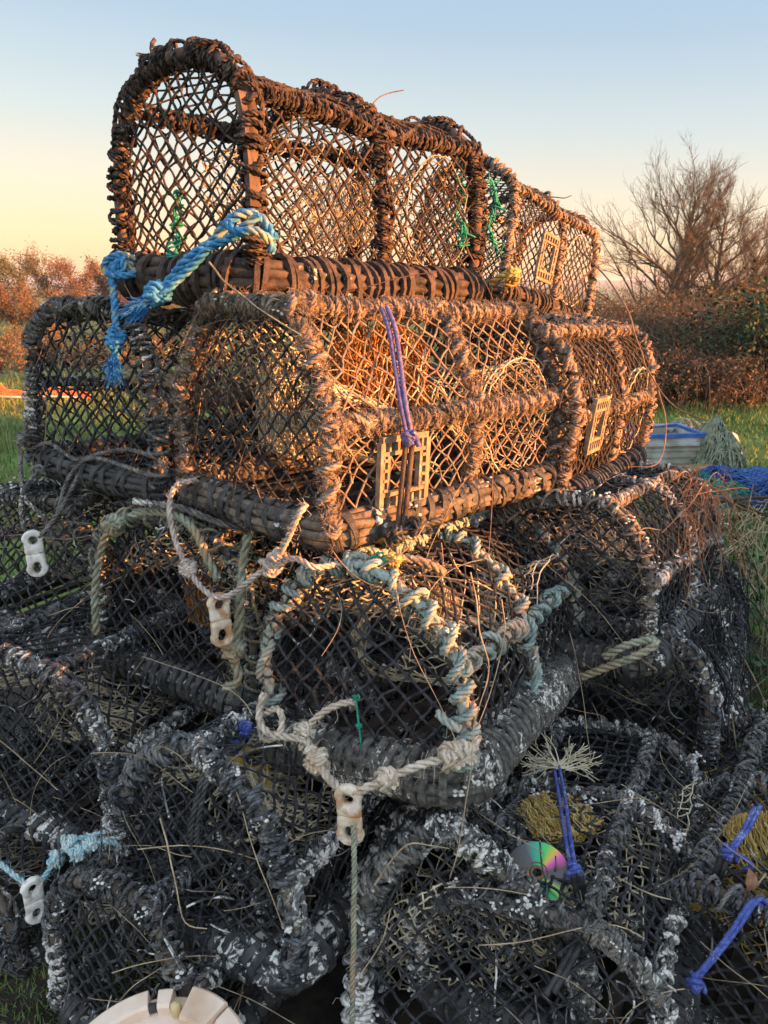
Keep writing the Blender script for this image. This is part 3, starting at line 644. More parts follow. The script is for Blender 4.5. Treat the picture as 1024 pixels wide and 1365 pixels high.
wt=[(-75,84,10,9,0),(-20,92,11.5,9,1),(25,88,11.,8,2),(62,95,10.6,9,1),(100,90,9.,9,0),(140,95,9.,8,1),(180,92,8.6,8,2),(222,90,7.5,8,1),(270,95,7,8,0),(320,95,6.2,7,1),(380,100,6,7,2),(-30,62,7.0,6,0),(10,64,6.6,6,0),(48,60,5.2,6,1),(90,66,5.2,6,1),(130,62,5.2,6,0),(170,64,4.6,6,1),(225,62,3.8,6,2)]
side=['far skyline','skyline']
names={0:'russet',1:'brown',2:'olive'}
for q,(px,y,h,w,k) in enumerate(wt):
    lab='%s tree of the left wood, %s'%(names[k],['outermost beyond the left edge, back row','cut by the left edge in the back row','back row, first whole crown from the edge','back row, tallest crown on the left skyline','back row, just left of the hanging blue rope','back row, directly behind the blue knot','back row, behind the top pot mouth','back row, behind the leg lath of the top pot','back row, behind the middle of the top pot base','back row, behind the violet bungee','farthest right one, behind the tan pot',
      'front row, cut by the left edge','front row, first whole crown from the edge','front row, above the left hoop of the black pot','front row, behind the top of the black hoop','front row, behind the hanging blue rope','front row, right of the hanging blue rope','front row, seen through the netting of the tan pot'][q])
    far_=y>75; wood_tree(lab,px,y*(1.42 if far_ else 1.28),h*(.76 if far_ else .62),w*(1.3 if far_ else 1.1),k,5200,.55)
for q,(px,y,h,w,k) in enumerate([(-30,42,3.6,4.2,0),(12,40,3.9,4,4),(50,43,3.4,4,0),(88,41,3.3,4,1),(130,42,2.9,4,0),(175,40,2.8,4,4),(220,43,2.6,4,1),(265,42,2.6,4,0)]):
    wood_tree('low %s bush at the foot of the left wood, %s'%({0:'russet',4:'tawny',1:'brown'}[k],['at the frame edge','left of the black hoop','behind the black hoop','seen through the black hoop','behind the hanging blue rope','right of the hanging blue rope','behind the tan pot','deep behind the tan pot'][q]),px,y,h*.66,w,k,4600,.6,'bushes below the left wood')
# hedge of brambles on the right
def bramble(label,name,px,y,h,w,kinds,nl,nt_,tw,cat='bush',group=None,depth=1.0,leafsz=.035):
    b=place(px,y); root=thing(name,label,cat,b,group=group)
    m1=MB(); P=[];R_=[]
    n=nt_; a=rng.uniform(0,2*PI,n); s=np.stack([rng.normal(size=n)*w*.28,rng.normal(size=n)*depth*.28,np.zeros(n)],1)
    L=h*rng.uniform(.7,1.5,n); t=np.linspace(0,1,9)[None,:,None]; dr=np.stack([np.cos(a),np.sin(a),0*a],1)[:,None]*rng.uniform(.2,.8,n)[:,None,None]
    PP=s[:,None]+dr*L[:,None,None]*t**1.6*.9; PP[...,2]+=(L[:,None]*np.sin(np.minimum(t[...,0]*rng.uniform(1.4,2.6,n)[:,None],2.7))*rng.uniform(.55,.8,n)[:,None])
    PP+=np.cumsum(rng.normal(size=PP.shape)*.012*L[:,None,None],1); PP[...,2]=np.maximum(PP[...,2],-.3)
    batch(m1,PP,np.linspace(tw,tw*.35,9),3,0)
    # side twigs
    k=rng.integers(0,n,n*4); q=rng.integers(2,9,n*4); st=PP[k,q]; d=rng.normal(size=(n*4,3))*h*.16; d[:,2]=np.abs(d[:,2])*.6
    batch(m1,np.stack([st,st+d*.5+rng.normal(size=d.shape)*.02,st+d],1),tw*.4,3,0)
    m1.build('stems',hstem,root)
    m2=MB(); c=PP[rng.integers(0,n,nl),np.where(rng.random(nl)<.45,rng.integers(0,4,nl),rng.integers(2,9,nl))]; leaves(m2,c+rng.normal(size=c.shape)*h*.09,leafsz,0); m2.build('foliage',lf[kinds],root)
    return root
hstem=M('hedge_stem',(.07,.05,.035),(.17,.12,.08),6,.95,bump=0,var=.3)
GH='brambles of the hedge on the right'
bl=[('russet bramble bush directly behind the top right pot',800,10.5,1.35,2.2,4,2600),('tawny bramble bush left of the broad bare tree',845,11.5,1.35,2.4,4,3000),('arching bramble bush below the broad bare tree',890,10.,1.15,2.2,2,3000),
('pale twiggy bramble right of the broad bare tree',935,11.,1.25,2.2,4,2800),('low brown bramble above the fish bin',870,9.2,.85,1.8,1,2400),('low bramble at the foot of the ivy bush',955,8.9,.75,1.7,1,2400),('twiggy bramble rising beside the ivy bush',985,12,1.4,2.2,4,2600),
('tall tawny bramble in the back of the hedge',760,13,1.5,2.6,4,2600),('bramble at the right edge behind the ivy bush',1030,12.5,1.4,2.2,4,2400),('olive bramble filling the back of the hedge',905,14,1.55,3,2,3600),('brown bramble filling the hedge toward the right',990,14.5,1.5,3,1,3600),('brown bramble at the back left of the hedge',820,15,1.6,3,1,3600)]
for lab,px,y,h,w,k,nl in bl: bramble(lab,'bramble_bush',px,y,h*.77,w,k,int(nl*2.2),200,.009,group=GH,depth=1.2)
bramble('dark green ivy covered bush at the right edge','ivy_bush',1040,9.6,1.25,1.2,3,9000,120,.008,depth=1.1,leafsz=.06)
bramble('second dark ivy clump cut off by the right edge','ivy_bush',1095,9.0,1.15,1.4,3,7000,90,.008,depth=1.1,leafsz=.06)
# sheltering hedge off to the right, out of the picture, whose shade covers the lower pile
hb=MB(); nH=26
hr_=thing('field_hedge','dense clipped hedge off to the right whose shadow covers the lower pile','hedge',(6.6,-2.2,-.1))
dH=A(.309,.951,0); nHv=A(.951,-.309,0)
cs=[dH*t+A(0,0,0) for t in np.linspace(-5,6.2,60)]
hc=MB(); tops=1.34+wob(60,.05,30)
for q,c in enumerate(cs): box(hc,c+A(0,0,tops[q]/2-.05),(.6,.34,tops[q]-.02),np.stack([nHv,dH,A(0,0,1)],1))
hc.build('branches',barkd,hr_,smooth=False)
t=rng.uniform(-5.2,6.4,18000); Pq=dH*t[:,None]+nHv*(rng.normal(size=18000)*.3)[:,None]; Pq[:,2]=rng.uniform(0,1,18000)**.6*(1.42+.05*np.sin(t*3)+.04*np.sin(t*7))
leaves(hb,Pq,.09); hb.build('foliage',lf[3],hr_)
# weeds close to the pile on the right
weedm=M('bramble_leaf',(.02,.05,.015),(.06,.12,.035),8,.6,bump=0,var=.45)
wb=MB(); n=5200; x=rng.uniform(.9,3.0,n); y=rng.uniform(1.2,4.6,n); k=(x/y>.40)&(x/y<.75); x,y=x[k],y[k]
hh=.28*sst((4.6-y)/2.2)*(.5+.5*np.abs(np.sin(x*3.1)*np.cos(y*2.7)))+.05
leaves(wb,np.stack([x,y,zg(x,y)+rng.uniform(0,1,len(x))*hh],1),.045,0,.75)
k=rng.integers(0,len(x),260); st=np.stack([x[k],y[k],zg(x[k],y[k])],1); d=rng.normal(size=(260,3))*A(.12,.12,0)+A(0,0,1)*(hh[k]*1.4)[:,None]
batch(wb,np.stack([st,st+d*.5+rng.normal(size=d.shape)*.02,st+d,st+d*1.3+rng.normal(size=d.shape)*.05],1),.0022,3,1)
stuff(wb.build('undergrowth',[weedm,strawm],smooth=False),'dark green bramble leaves growing beside the pile','undergrowth')

# ------------------------------------------------------------------ fish bin, nets and crate on the right
def gp(px,py,z=-.06):
    r=ray(px,py); t=(z-CZ)/r[2]; return CAM+r*t
binw=M('grey_white_bin',(.42,.43,.42),(.6,.6,.58),12,.6,c3=(.3,.28,.22),s3=6); binb=M('blue_rim',(.03,.09,.3),(.06,.15,.42),12,.6)
p=gp(868,620); fb=thing('fish_bin','grey white fish bin with a blue rim behind the right pots','bin',p,(0,0,.12))
m=MB()
w,d,h,tk=.56,.40,.27,.018
for cx,cy,sx,sy in ((0,-d/2,w,tk),(0,d/2,w,tk),(-w/2,0,tk,d-tk),(w/2,0,tk,d-tk)): box(m,(cx,cy,h/2),(sx,sy,h),m=0)
box(m,(0,0,.012),(w-tk,d-tk,.02))
for zz in (.07,.12,.17): box(m,(0,-d/2-tk*.5-.004,zz),(w*.96,.014,.018))
m.build('body',binw,fb,smooth=False)
m=MB()
for cx,cy,sx,sy in ((0,-d/2-.008,w+.06,.034),(0,d/2+.008,w+.06,.034),(-w/2-.008,0,.034,d-.02),(w/2+.008,0,.034,d-.02)): box(m,(cx,cy,h+.008),(sx,sy,.03))
m.build('rim',binb,fb,smooth=False)
m=MB(); box(m,(0,-d/2-.03,.215),(w*.9,.02,.022)); m.build('handle',binw,fb,smooth=False)
def heap(name,label,cat,c,sx,sy,h,mats,n,r,group=None,loops=False,yaw=0,base=True):
    root=thing(name,label,cat,c,(0,0,yaw))
    m=MB(); U,V=np.meshgrid(np.linspace(0,2*PI,41)[:-1],np.linspace(0,1,14),indexing='ij')
    ph=rng.uniform(0,6,6)
    def surf(u,v):
        k=1+.14*np.sin(3*u+ph[0])+.09*np.sin(5*u+ph[1]); x=v*np.cos(u)*sx*k; y=v*np.sin(u)*sy*k
        z=h*(1-v**2.2)*(1+.18*np.sin(7*x/sx+ph[2])+.15*np.sin(6*y/sy+3*x/sx+ph[3]))+.015*np.sin(22*x/sx+9*y/sy); return np.stack([x,y,z],-1)
    if base:
        G=surf(U,V)*A(.96,.96,.93); i=np.arange(40)[:,None]*14; i2=((np.arange(40)+1)%40)[:,None]*14; j=np.arange(13)[None]
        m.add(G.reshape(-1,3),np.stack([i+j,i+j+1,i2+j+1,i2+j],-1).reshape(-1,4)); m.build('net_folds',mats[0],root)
    m=MB(); PP=[]
    for q in range(n):
        u=rng.uniform(0,2*PI); v=rng.uniform(.0,.9); a=rng.uniform(0,2*PI) if loops else .3+rng.normal()*.35; k=[]
        x=v*math.cos(u); y=v*math.sin(u)
        for _ in range(10):
            a+=rng.normal()*(.55 if loops else .22); x+=math.cos(a)*.11; y+=math.sin(a)*.11
            vv=min(math.hypot(x,y),1.05); k.append(surf(np.array(math.atan2(y,x)),np.array(vv))+A(0,0,.006+rng.uniform(0,.012)))
        PP.append(k)
    batch(m,np.array(PP),r,3,0); m.build('net_strands',mats[1:],root); return root
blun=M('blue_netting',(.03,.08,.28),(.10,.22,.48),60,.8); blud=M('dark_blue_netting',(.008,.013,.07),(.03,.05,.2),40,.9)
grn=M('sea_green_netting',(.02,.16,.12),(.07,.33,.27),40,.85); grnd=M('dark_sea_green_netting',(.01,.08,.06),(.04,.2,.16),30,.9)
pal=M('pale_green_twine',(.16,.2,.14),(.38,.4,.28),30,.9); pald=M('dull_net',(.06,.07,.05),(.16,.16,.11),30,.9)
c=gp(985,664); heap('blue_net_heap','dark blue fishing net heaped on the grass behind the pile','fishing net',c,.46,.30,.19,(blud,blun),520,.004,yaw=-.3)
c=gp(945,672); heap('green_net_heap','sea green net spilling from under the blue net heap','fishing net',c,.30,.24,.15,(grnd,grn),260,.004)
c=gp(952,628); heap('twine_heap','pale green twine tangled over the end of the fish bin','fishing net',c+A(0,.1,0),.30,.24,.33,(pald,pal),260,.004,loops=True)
c=at(915,575,6.2); heap('twine_tangle','pale green twine lying on top of the fish bin','fishing net',c,.25,.15,.07,(pald,pal),160,.0035,loops=True)
c=gp(925,652); cr=thing('wooden_crate','small brown wooden crate half under the green net','crate',c,(0,0,.1)); m=MB()
box(m,(0,0,.08),(.30,.2,.15))
for zz in (.03,.075,.12): box(m,(0,-.105,zz),(.31,.012,.038),Rm(0,rng.normal()*.02,0))
for zx in (-.13,.13): box(m,(zx,-.115,.08),(.03,.012,.15))
m.build('boards',M('crate_wood',(.16,.09,.04),(.34,.21,.11),8,.85),cr,smooth=False)
c=place(1002,5.9); m=MB(); tube(m,A([0,0,.18],[.03,0,.16],[.09,.01,.03],[.1,.01,-.01]),[.03,.035,.035,.03],8); o=m.build('white_can',binw); o.location=c+A(.0,0,.04); tag(o,'small white plastic can standing on the grass by the twine','can')
m=MB(); P=spline([at(885,655,3.2),at(930,657,3.3),at(975,666,3.2),at(1040,672,3.0)],.02); rope(m,P,.006); tag(m.build('grey_cord',gryr),'pale grey cord stretched across the weeds on the right','cord')
m=MB(); P=spline([at(930,668,3.0),at(965,668,2.9),at(1000,664,2.8),at(1045,662,2.7)],.02); tube(m,P,.006,6); P2=spline([at(980,667,2.9),at(1005,680,2.8),at(1040,695,2.7)],.02); tube(m,P2,.004,5); tag(m.build('fallen_branch',barkd),'thin dark branch lying across the weeds on the right','branch')
# low orange netting by the left field
org=M('orange_plastic_net',(.5,.12,.05),(.7,.22,.1),20,.7)
a,b=gp(-30,535),gp(120,531); m=MB(); n=46; x=np.linspace(0,1,n)[:,None]; base_=a+(b-a)*x; base_[:,2]=zg(base_[:,0],base_[:,1])+.02
for hgt in np.linspace(.02,.17,5): tube(m,base_+A(0,0,1)*(hgt*(.75+.3*np.sin(x*13)+.1*np.sin(x*40))),.011,4)
lo=base_[::1]; hi=lo+A(0,0,1)*(.17*(.75+.3*np.sin(x*13)+.1*np.sin(x*40))); batch(m,np.stack([lo,(lo+hi)/2+.01,hi],1),.009,4)
tag(m.build('orange_netting',org),'low strip of orange plastic netting on the left field','netting')
m=MB(); tube(m,base_+A(0,-.25,.05),.014,6); tag(m.build('white_pole',binw),'long white pole lying before the orange netting','pole')
# ------------------------------------------------------------------ ropes, clips and loose things on the pile
def make_rope(name,label,cat,pts,r,mat,knots=(),fz=0,fr=0,step=.006,frm=None,group=None,parts=None,lay=None,strk=1.0):
    m=MB(); P=spline(pts,step); P=P+wob(len(P),.0008,len(P)/9,3)
    if r>.0035: rope(m,P,r,lay=lay)
    else: tube(m,P,r,6)
    if fz: fuzz(m,resample(P,step=.002),r,int(fz*len(P)),r*3,0,.0004)
    for k,s in knots:
        c=P[min(int(k*(len(P)-1)),len(P)-1)]; i=min(int(k*(len(P)-1)),len(P)-2); ax=P[i+1]-P[i]
        K=overhand(c,ax,r*s); 
        if r>.0035: rope(m,K,r*.95)
        else: tube(m,K,r,6)
        K2=overhand(c+nrm(ax)*r*.9,ax+A(.003,.002,0),r*s*.8)
        if r>.0035: rope(m,K2,r*.95)
    if fr:   # frayed end
        e=P[-1]; d=nrm(P[-1]-P[-4]); n=fr; a=e+rng.normal(size=(n,3))*r*.5; dd=d+rng.normal(size=(n,3))*.28
        l=rng.uniform(.02,.04,n)[:,None]; batch(m,np.stack([a,a+dd*l*.5,a+dd*l+rng.normal(size=(n,3))*.004],1),.0007,3,1)
    o=m.build(name,[mat]+([frm] if frm else [mat])); return tag(o,label,cat,group)
def make_clip(label,c,down,face,mat,s=1.0,open_=False):
    """moulded plastic clip: a waisted plate pierced by two eyes"""
    down=nrm(A(*down)); face=A(*face); face=nrm(face-down*face.dot(down)); sx=np.cross(down,face)
    m=MB(); n=48; a=np.linspace(0,2*PI,n,endpoint=False); w=.0235*s; hc=.034*s; th=.0085*s
    for sg in (-1,1):
        hr=(.0085*s,(.013 if sg>0 else .0095)*s)
        dx,dy=np.cos(a),np.sin(a)
        inn=np.stack([hr[0]*dx,hr[1]*dy],1)
        # distance to a rounded end on one side and a straight waist on the other
        R_=np.full(n,w*1.06); back=(dy*sg<0); R_[back]=np.minimum(w*.90/np.maximum(np.abs(dx[back]),1e-3),(hc+.004*s)/np.maximum(np.abs(dy[back]),1e-3)); R_[back]=np.minimum(R_[back],.048*s)
        R_=(np.roll(R_,1)+R_*2+np.roll(R_,-1))/4
        out=np.stack([R_*dx,R_*dy],1); sec=[(0,0),(.06,.6),(.22,1),(.45,.9),(.7,1),(.92,.65),(1,0),(.92,-.65),(.7,-1),(.3,-1),(.06,-.6)]
        V=[]
        for t,z in sec:
            q=inn*(1-t)+out*t; V.append(c+sx*q[:,0:1]+down*(q[:,1:2]+sg*hc)+face*z*th)
        V=np.stack(V,1); K=len(sec); i=np.arange(n)[:,None]*K; i2=((np.arange(n)+1)%n)[:,None]*K; jj=np.arange(K)[None]; j2=(jj+1)%K
        V=V.reshape(-1,3)+rng.normal(size=(n*K,3))*.0003
        m.add(V,np.stack([i+jj,i2+jj,i2+j2,i+j2],-1).reshape(-1,4))
    ob=m.build('rope_clip',mat); tag(ob,label,'clip','moulded plastic clips on the pot bridles'); return ob
CF=lambda p:CAM-p
# clip by the left edge with its grey rope
c1=at(47,738,1.80); make_clip('white clip on grey rope over the leftmost third row pot',c1,(.02,0,-1),CF(c1),clipw,1.02)
make_rope('bridle_rope','grey-green bridle rope looped over the left black pot, holding a white clip','rope',
  [at(140,612,1.90),at(112,625,1.84),at(100,645,1.80),at(86,670,1.79),at(70,695,1.79),at(52,716,1.79),at(42,718,1.80),at(32,700,1.80),at(28,670,1.80),at(40,640,1.83),at(66,618,1.90)],.0055,gryr,((.10,2.0),(.92,2.)),fz=1)
make_rope('bridle_rope','grey rope wound in loose turns along the base of the left black pot','rope',
  [at(40,600,1.93),at(66,590,1.92),at(100,612,1.83),at(135,604,1.78),at(170,600,1.72),at(210,612,1.66),at(222,632,1.62),at(190,630,1.66),at(150,616,1.72),at(118,612,1.80),at(90,640,1.82),at(76,690,1.80)],.0055,gryr,fz=1)
make_rope('bridle_rope','grey rope hanging from the corner of the left black pot','rope',
  [at(38,560,1.96),at(30,590,1.90),at(28,630,1.86),at(34,665,1.84),at(58,690,1.84),at(74,730,1.84)],.006,gryr,((.2,2.2),))
# pinkish rope and stained clip in the middle
c2=at(294,826,1.50); make_clip('rust-stained clip hanging on pinkish rope below the tan pot',c2,(.03,0,-1),CF(c2)+A(.5,0,0),clipt,1.0)
make_rope('bridle_rope','pinkish white bridle rope knotted under the wide tan pot, holding a stained clip','rope',
  [at(262,640,1.62),at(236,648,1.58),at(226,675,1.56),at(232,715,1.55),at(248,752,1.53),at(270,785,1.50),at(290,796,1.47),at(312,790,1.47),at(338,770,1.45),at(362,752,1.42),at(382,722,1.36),at(396,690,1.32),at(408,672,1.32)],.0065,pkr,((.36,1.9),(.37,1.5),(.74,2.2),(.78,1.8)),fz=2)
make_rope('rope_end','short pinkish rope tail tucked under the corner of the wide tan pot','rope',
  [at(372,748,1.40),at(395,745,1.38),at(420,756,1.37),at(450,752,1.40)],.0065,pkr,fz=2)
# cream rope on the teal pot
c3=at(466,1086,1.27); make_clip('cream stained clip hung on cream rope in front of the teal pot',c3,(.03,0,-1),CF(c3)+A(-.3,0,0),clipt,1.02)
make_rope('bridle_rope','thick cream bridle rope tied across the foot of the teal pot','rope',
  [at(352,925,1.52),at(346,955,1.49),at(356,975,1.46),at(384,982,1.44),at(408,985,1.42),at(420,1010,1.38),at(436,1035,1.33),at(456,1052,1.28),at(474,1056,1.25),at(494,1048,1.26),at(530,1032,1.28),at(566,1018,1.29),at(600,1010,1.30),at(630,1000,1.31),at(636,980,1.33)],.0085,whr,((.37,1.75),(.39,1.6),(.70,1.4),(.89,1.9),(.93,1.7)),fz=2)
make_rope('rope_loop','short cream rope loop at the left corner of the teal pot','rope',
  [at(402,1000,1.42),at(408,975,1.43),at(430,950,1.42),at(455,938,1.42),at(474,936,1.43)],.0075,whr,((.2,1.7),),fz=2)
make_rope('rope_loop','cream rope bight tucked round the teal pot base','rope',
  [at(352,952,1.51),at(368,945,1.48),at(376,958,1.46),at(372,980,1.45),at(352,985,1.47),at(345,965,1.50)],.0075,whr,fz=1)
p=at(470,1098,1.26); pts=[p+A(.002*math.sin(i*1.3),-.020*i,-.10*i) for i in range(13)]
make_rope('hanging_rope','green-grey rope hanging straight down from the cream clip','rope',pts,.0052,grng,fz=.5,lay=.03)
# blue ropes at the top left
make_rope('mooring_rope','thick bright blue rope tied round the top pot corner with a frayed end','rope',
  [at(366,318,1.40),at(350,292,1.40),at(325,284,1.39),at(300,300,1.40),at(285,320,1.42),at(264,336,1.43),at(244,352,1.44),at(226,374,1.46),at(205,395,1.46),at(192,405,1.46)],.0105,blur,((.90,1.35),(.93,1.2)),fr=260,frm=blub,lay=.06)
make_rope('mooring_rope','second strand of blue rope doubled beside the thick one on the top pot','rope',
  [at(345,285,1.36),at(330,300,1.37),at(306,318,1.39),at(280,330,1.40),at(262,350,1.42),at(238,372,1.44),at(218,392,1.45)],.009,blur,lay=.06)
make_rope('mooring_rope','blue rope wrapped as a bight over the lath of the top pot','rope',
  [at(300,298,1.38),at(318,310,1.36),at(340,308,1.35),at(358,320,1.36),at(362,335,1.38)],.009,blur,lay=.06)
make_rope('mooring_rope','blue rope hanging straight down off the top pot, knotted near its frayed end','rope',
  [at(182,362,1.66),at(160,356,1.66),at(148,350,1.68),at(150,372,1.66),at(153,400,1.64),at(154,430,1.63),at(154,458,1.62),at(153,480,1.62)],.0095,blur,((.10,1.5),(.84,1.3),(.88,1.2)),fr=220,frm=blub,lay=.055)
make_rope('mooring_rope','blue rope turn lashed round the left leg of the top pot','rope',
  [at(180,345,1.67),at(160,340,1.65),at(142,348,1.66),at(140,362,1.67),at(160,368,1.64),at(178,366,1.65)],.009,blur,lay=.055)
# bungees
def bungee(label,cord,mat,knot,tail,mat2,r=.0042,double=True):
    root=thing('bungee',label,'bungee cord',tuple(cord[0]),group='bungee cords closing the pot doors')
    o=-A(*cord[0])
    m=MB(); P=spline(cord,.006)+o; off=A(.0055,0,.002)
    tube(m,P-off*.8,r,7)
    if double: tube(m,P+off*(1+.3*np.sin(np.linspace(0,5,len(P))))[:,None],r,7)
    K=overhand(A(*knot)+o,P[-1]-P[-3],r*2.0); tube(m,K,r*1.05,7); K=overhand(A(*knot)+o+A(0,0,-.008),P[-1]-P[-3],r*1.7); tube(m,K,r*1.05,7)
    tube(m,spline([A(*knot)+o,A(*knot)+o+A(.012,-.004,.0),A(*knot)+o+A(.018,-.006,-.018)]),r,7)
    m.build('elastic_cord',mat,root)
    if tail:
        m=MB(); P=spline(tail,.006)+o; tube(m,P-off,.0058,7); 
        if double: tube(m,P+off*1.3,.0058,7)
        m.build('rubber_strap',mat2,root)
    return root
bungee('violet-blue bungee hanging over the front of the wide tan pot',[at(512,410,1.50),at(522,440,1.47),at(530,490,1.45),at(538,540,1.43),at(545,575,1.44)],purp,at(546,582,1.43),[at(545,588,1.44),at(540,640,1.46),at(535,690,1.46),at(530,722,1.45)],rubb,.0048)
make_rope('strap_knot','black rubber strap knotted round the base of the wide tan pot','strap',[at(495,700,1.48),at(520,715,1.44),at(545,705,1.44),at(565,700,1.46),at(590,692,1.50)],.0075,rub,((.35,1.7),(.6,1.5)))
bungee('blue bungee with a black rubber tail beside the shiny disc',[on('P14',740,1015,'v',1.14),on('P14',748,1060,'v',1.13),on('P14',756,1110,'v',1.12),on('P14',764,1155,'v',1.12)],bung,on('P14',765,1160,'v',1.13),[on('P14',768,1166,'v',1.13),at(776,1210,1.36),at(772,1250,1.31),at(750,1295,1.27),at(732,1325,1.25)],rub,.0042)
bungee('upper blue bungee on the bottom right corner pot',[at(1010,1074,1.42),at(994,1105,1.41),at(974,1134,1.40)],bung,at(970,1134,1.40),[at(966,1140,1.41),at(955,1170,1.42),at(945,1200,1.44)],rub,.004)
make_rope('bungee_end','loose blue bungee end curling beside the upper bungee of the right corner pot','bungee cord',[at(975,1134,1.40),at(992,1143,1.39),at(1003,1155,1.39),at(990,1157,1.40)],.0042,bung)
bungee('lower blue bungee on the bottom right corner pot',[at(1030,1222,1.33),at(1018,1206,1.33),at(1004,1202,1.33),at(978,1240,1.32),at(948,1280,1.31),at(926,1306,1.31)],bung,at(926,1308,1.31),None,rub,.0042)
make_rope('blue_knot','bright blue cord knot in the gap left of the teal pot','cord',[at(306,972,1.50),at(316,966,1.48),at(330,976,1.47),at(322,990,1.47),at(313,1002,1.46),at(318,985,1.48),at(340,970,1.50)],.005,bung,((.3,2.0),(.7,1.8)))
for q,dx in enumerate((0,8)):
    make_rope('black_elastic',['black elastic band drooping from the blue knot, left strand','black elastic band drooping from the blue knot, right strand'][q],'cord',
     [at(318+dx,992,1.44),at(296+dx,1005,1.40),at(272+dx,1030,1.36),at(262+dx,1065,1.35),at(256+dx,1100,1.35),at(254+dx,1125,1.37)],.0062,rub)
# white and pale blue braid with clip at the lower left
c4=at(46,1200,1.50); make_clip('clean white clip on white and pale blue cord at the lower left',c4,(0,0,-1),CF(c4)+A(.4,0,0),clipw,.92)
for q,(lab,pts) in enumerate([('white and pale blue cord knotted on the black pot base, above the white clip',[at(50,1178,1.50),at(62,1165,1.50),at(75,1145,1.50),at(86,1130,1.50),at(104,1118,1.51),at(128,1112,1.52),at(152,1104,1.52)]),
  ('pale blue cord turn round the black pot base, right of the white clip',[at(84,1112,1.50),at(88,1132,1.49),at(108,1138,1.49),at(126,1124,1.50),at(148,1122,1.50),at(160,1130,1.52)]),
  ('white and pale blue cord running in from the left edge to the white clip',[at(-20,1142,1.52),at(0,1152,1.52),at(18,1166,1.51),at(38,1180,1.50)])]):
    make_rope('braided_cord',lab,'cord',pts,.006,cyn,((.35,1.8),(.55,1.6)) if q<2 else (),fz=1.5)
# thick ropes of the third row
make_rope('old_rope','weathered green-grey rope draped along the top of the left centre pot','rope',
  [at(130,850,1.80),at(126,800,1.78),at(132,752,1.76),at(142,712,1.74),at(170,690,1.72),at(205,682,1.68),at(240,690,1.62),at(262,712,1.58),at(275,742,1.55),at(290,772,1.56)],.0105,grng,((.42,1.4),),fz=2,lay=.07)
make_rope('old_rope','second weathered rope crossing above the pinkish knot','rope',[at(180,668,1.68),at(210,672,1.64),at(240,676,1.62),at(275,690,1.60),at(300,700,1.60),at(330,705,1.60)],.0085,gryr,fz=2,lay=.07)
make_rope('old_rope','frayed green-grey rope hanging beside the stained clip','rope',[at(332,712,1.56),at(322,770,1.55),at(318,830,1.55),at(312,870,1.56),at(318,905,1.57),at(300,918,1.58)],.011,grng,((.7,1.4),),fz=5,lay=.08)
make_rope('old_rope','doubled pale green rope looped on the stem-draped pot','rope',[at(776,902,1.80),at(806,890,1.76),at(840,878,1.73),at(872,860,1.72),at(868,852,1.73),at(835,860,1.74),at(806,876,1.77)],.0105,grng,fz=1,lay=.06)
make_rope('old_rope','tail of teal rope on the right leg of the teal pot','rope',[on('P8',584,950,'s',-.03),on('P8',596,962,'s',-.05),on('P8',612,972,'s',-.05)],.009,teal,fz=1,lay=.06)
make_rope('old_rope','teal rope running down inside the far hoop of the teal pot','rope',[on('P8',712,862,'u',.54),on('P8',714,890,'u',.55),on('P8',712,920,'u',.55),on('P8',706,945,'u',.54)],.0095,teal,fz=1,lay=.06)
make_rope('green_string','thin green twine hanging inside the mouth of the teal pot','twine',[on('P8',474,930,'s',-.03),on('P8',478,960,'s',-.035),on('P8',481,985,'s',-.03),on('P8',483,1008,'s',-.03)],.0021,grt,((.05,2.4),(.5,1.8)))
make_rope('yellow_rope','scrap of yellow and green rope knotted under the corner of the tan pot','rope',[at(495,752,1.42),at(510,742,1.40),at(528,748,1.39),at(520,756,1.39),at(540,742,1.39)],.006,yel,((.5,1.6),))
make_rope('green_string','green twine tangled with the yellow rope scrap','twine',[at(490,748,1.41),at(500,740,1.40),at(514,746,1.39),at(506,756,1.39)],.003,grt,((.5,2),))
make_rope('rope_stub','orange-tan rope stub with whipped end below the tan pot','rope',[at(530,742,1.40),at(555,746,1.40),at(580,756,1.42),at(590,764,1.44)],.009,tanr,fz=3)
make_rope('yellow_rope','yellow rope knot at the right foot of the topmost brown pot','rope',[at(655,378,2.05),at(668,368,2.02),at(684,366,2.02),at(690,376,2.03),at(672,380,2.04)],.010,yel,((.5,1.3),))
# green twine lashings on the top pots
for q,(k,pts) in enumerate([('P1',[(612,240),(618,262),(608,285),(620,305),(612,330)]),('P1',[(236,258),(232,290),(238,320),(228,350)]),('P1',[(655,238),(662,268),(652,300),(664,335)])]):
    m=MB(); d=[2.02,1.62,2.15][q]
    P=spline([at(x,y,d) for x,y in pts]); K=[P[i]+rng.normal(size=(14,3))*.010 for i in range(0,len(P),max(1,len(P)//10))]
    for kk in K: tube(m,spline(kk[:6],.004),.0024,4)
    tube(m,P,.003,5); tag(m.build('green_lashing',grt),['green twine lashing on the far hoop of the topmost brown pot','green twine strand inside the mouth of the topmost brown pot','green twine wound on the near hoop of the sloping top pot'][q],'twine')
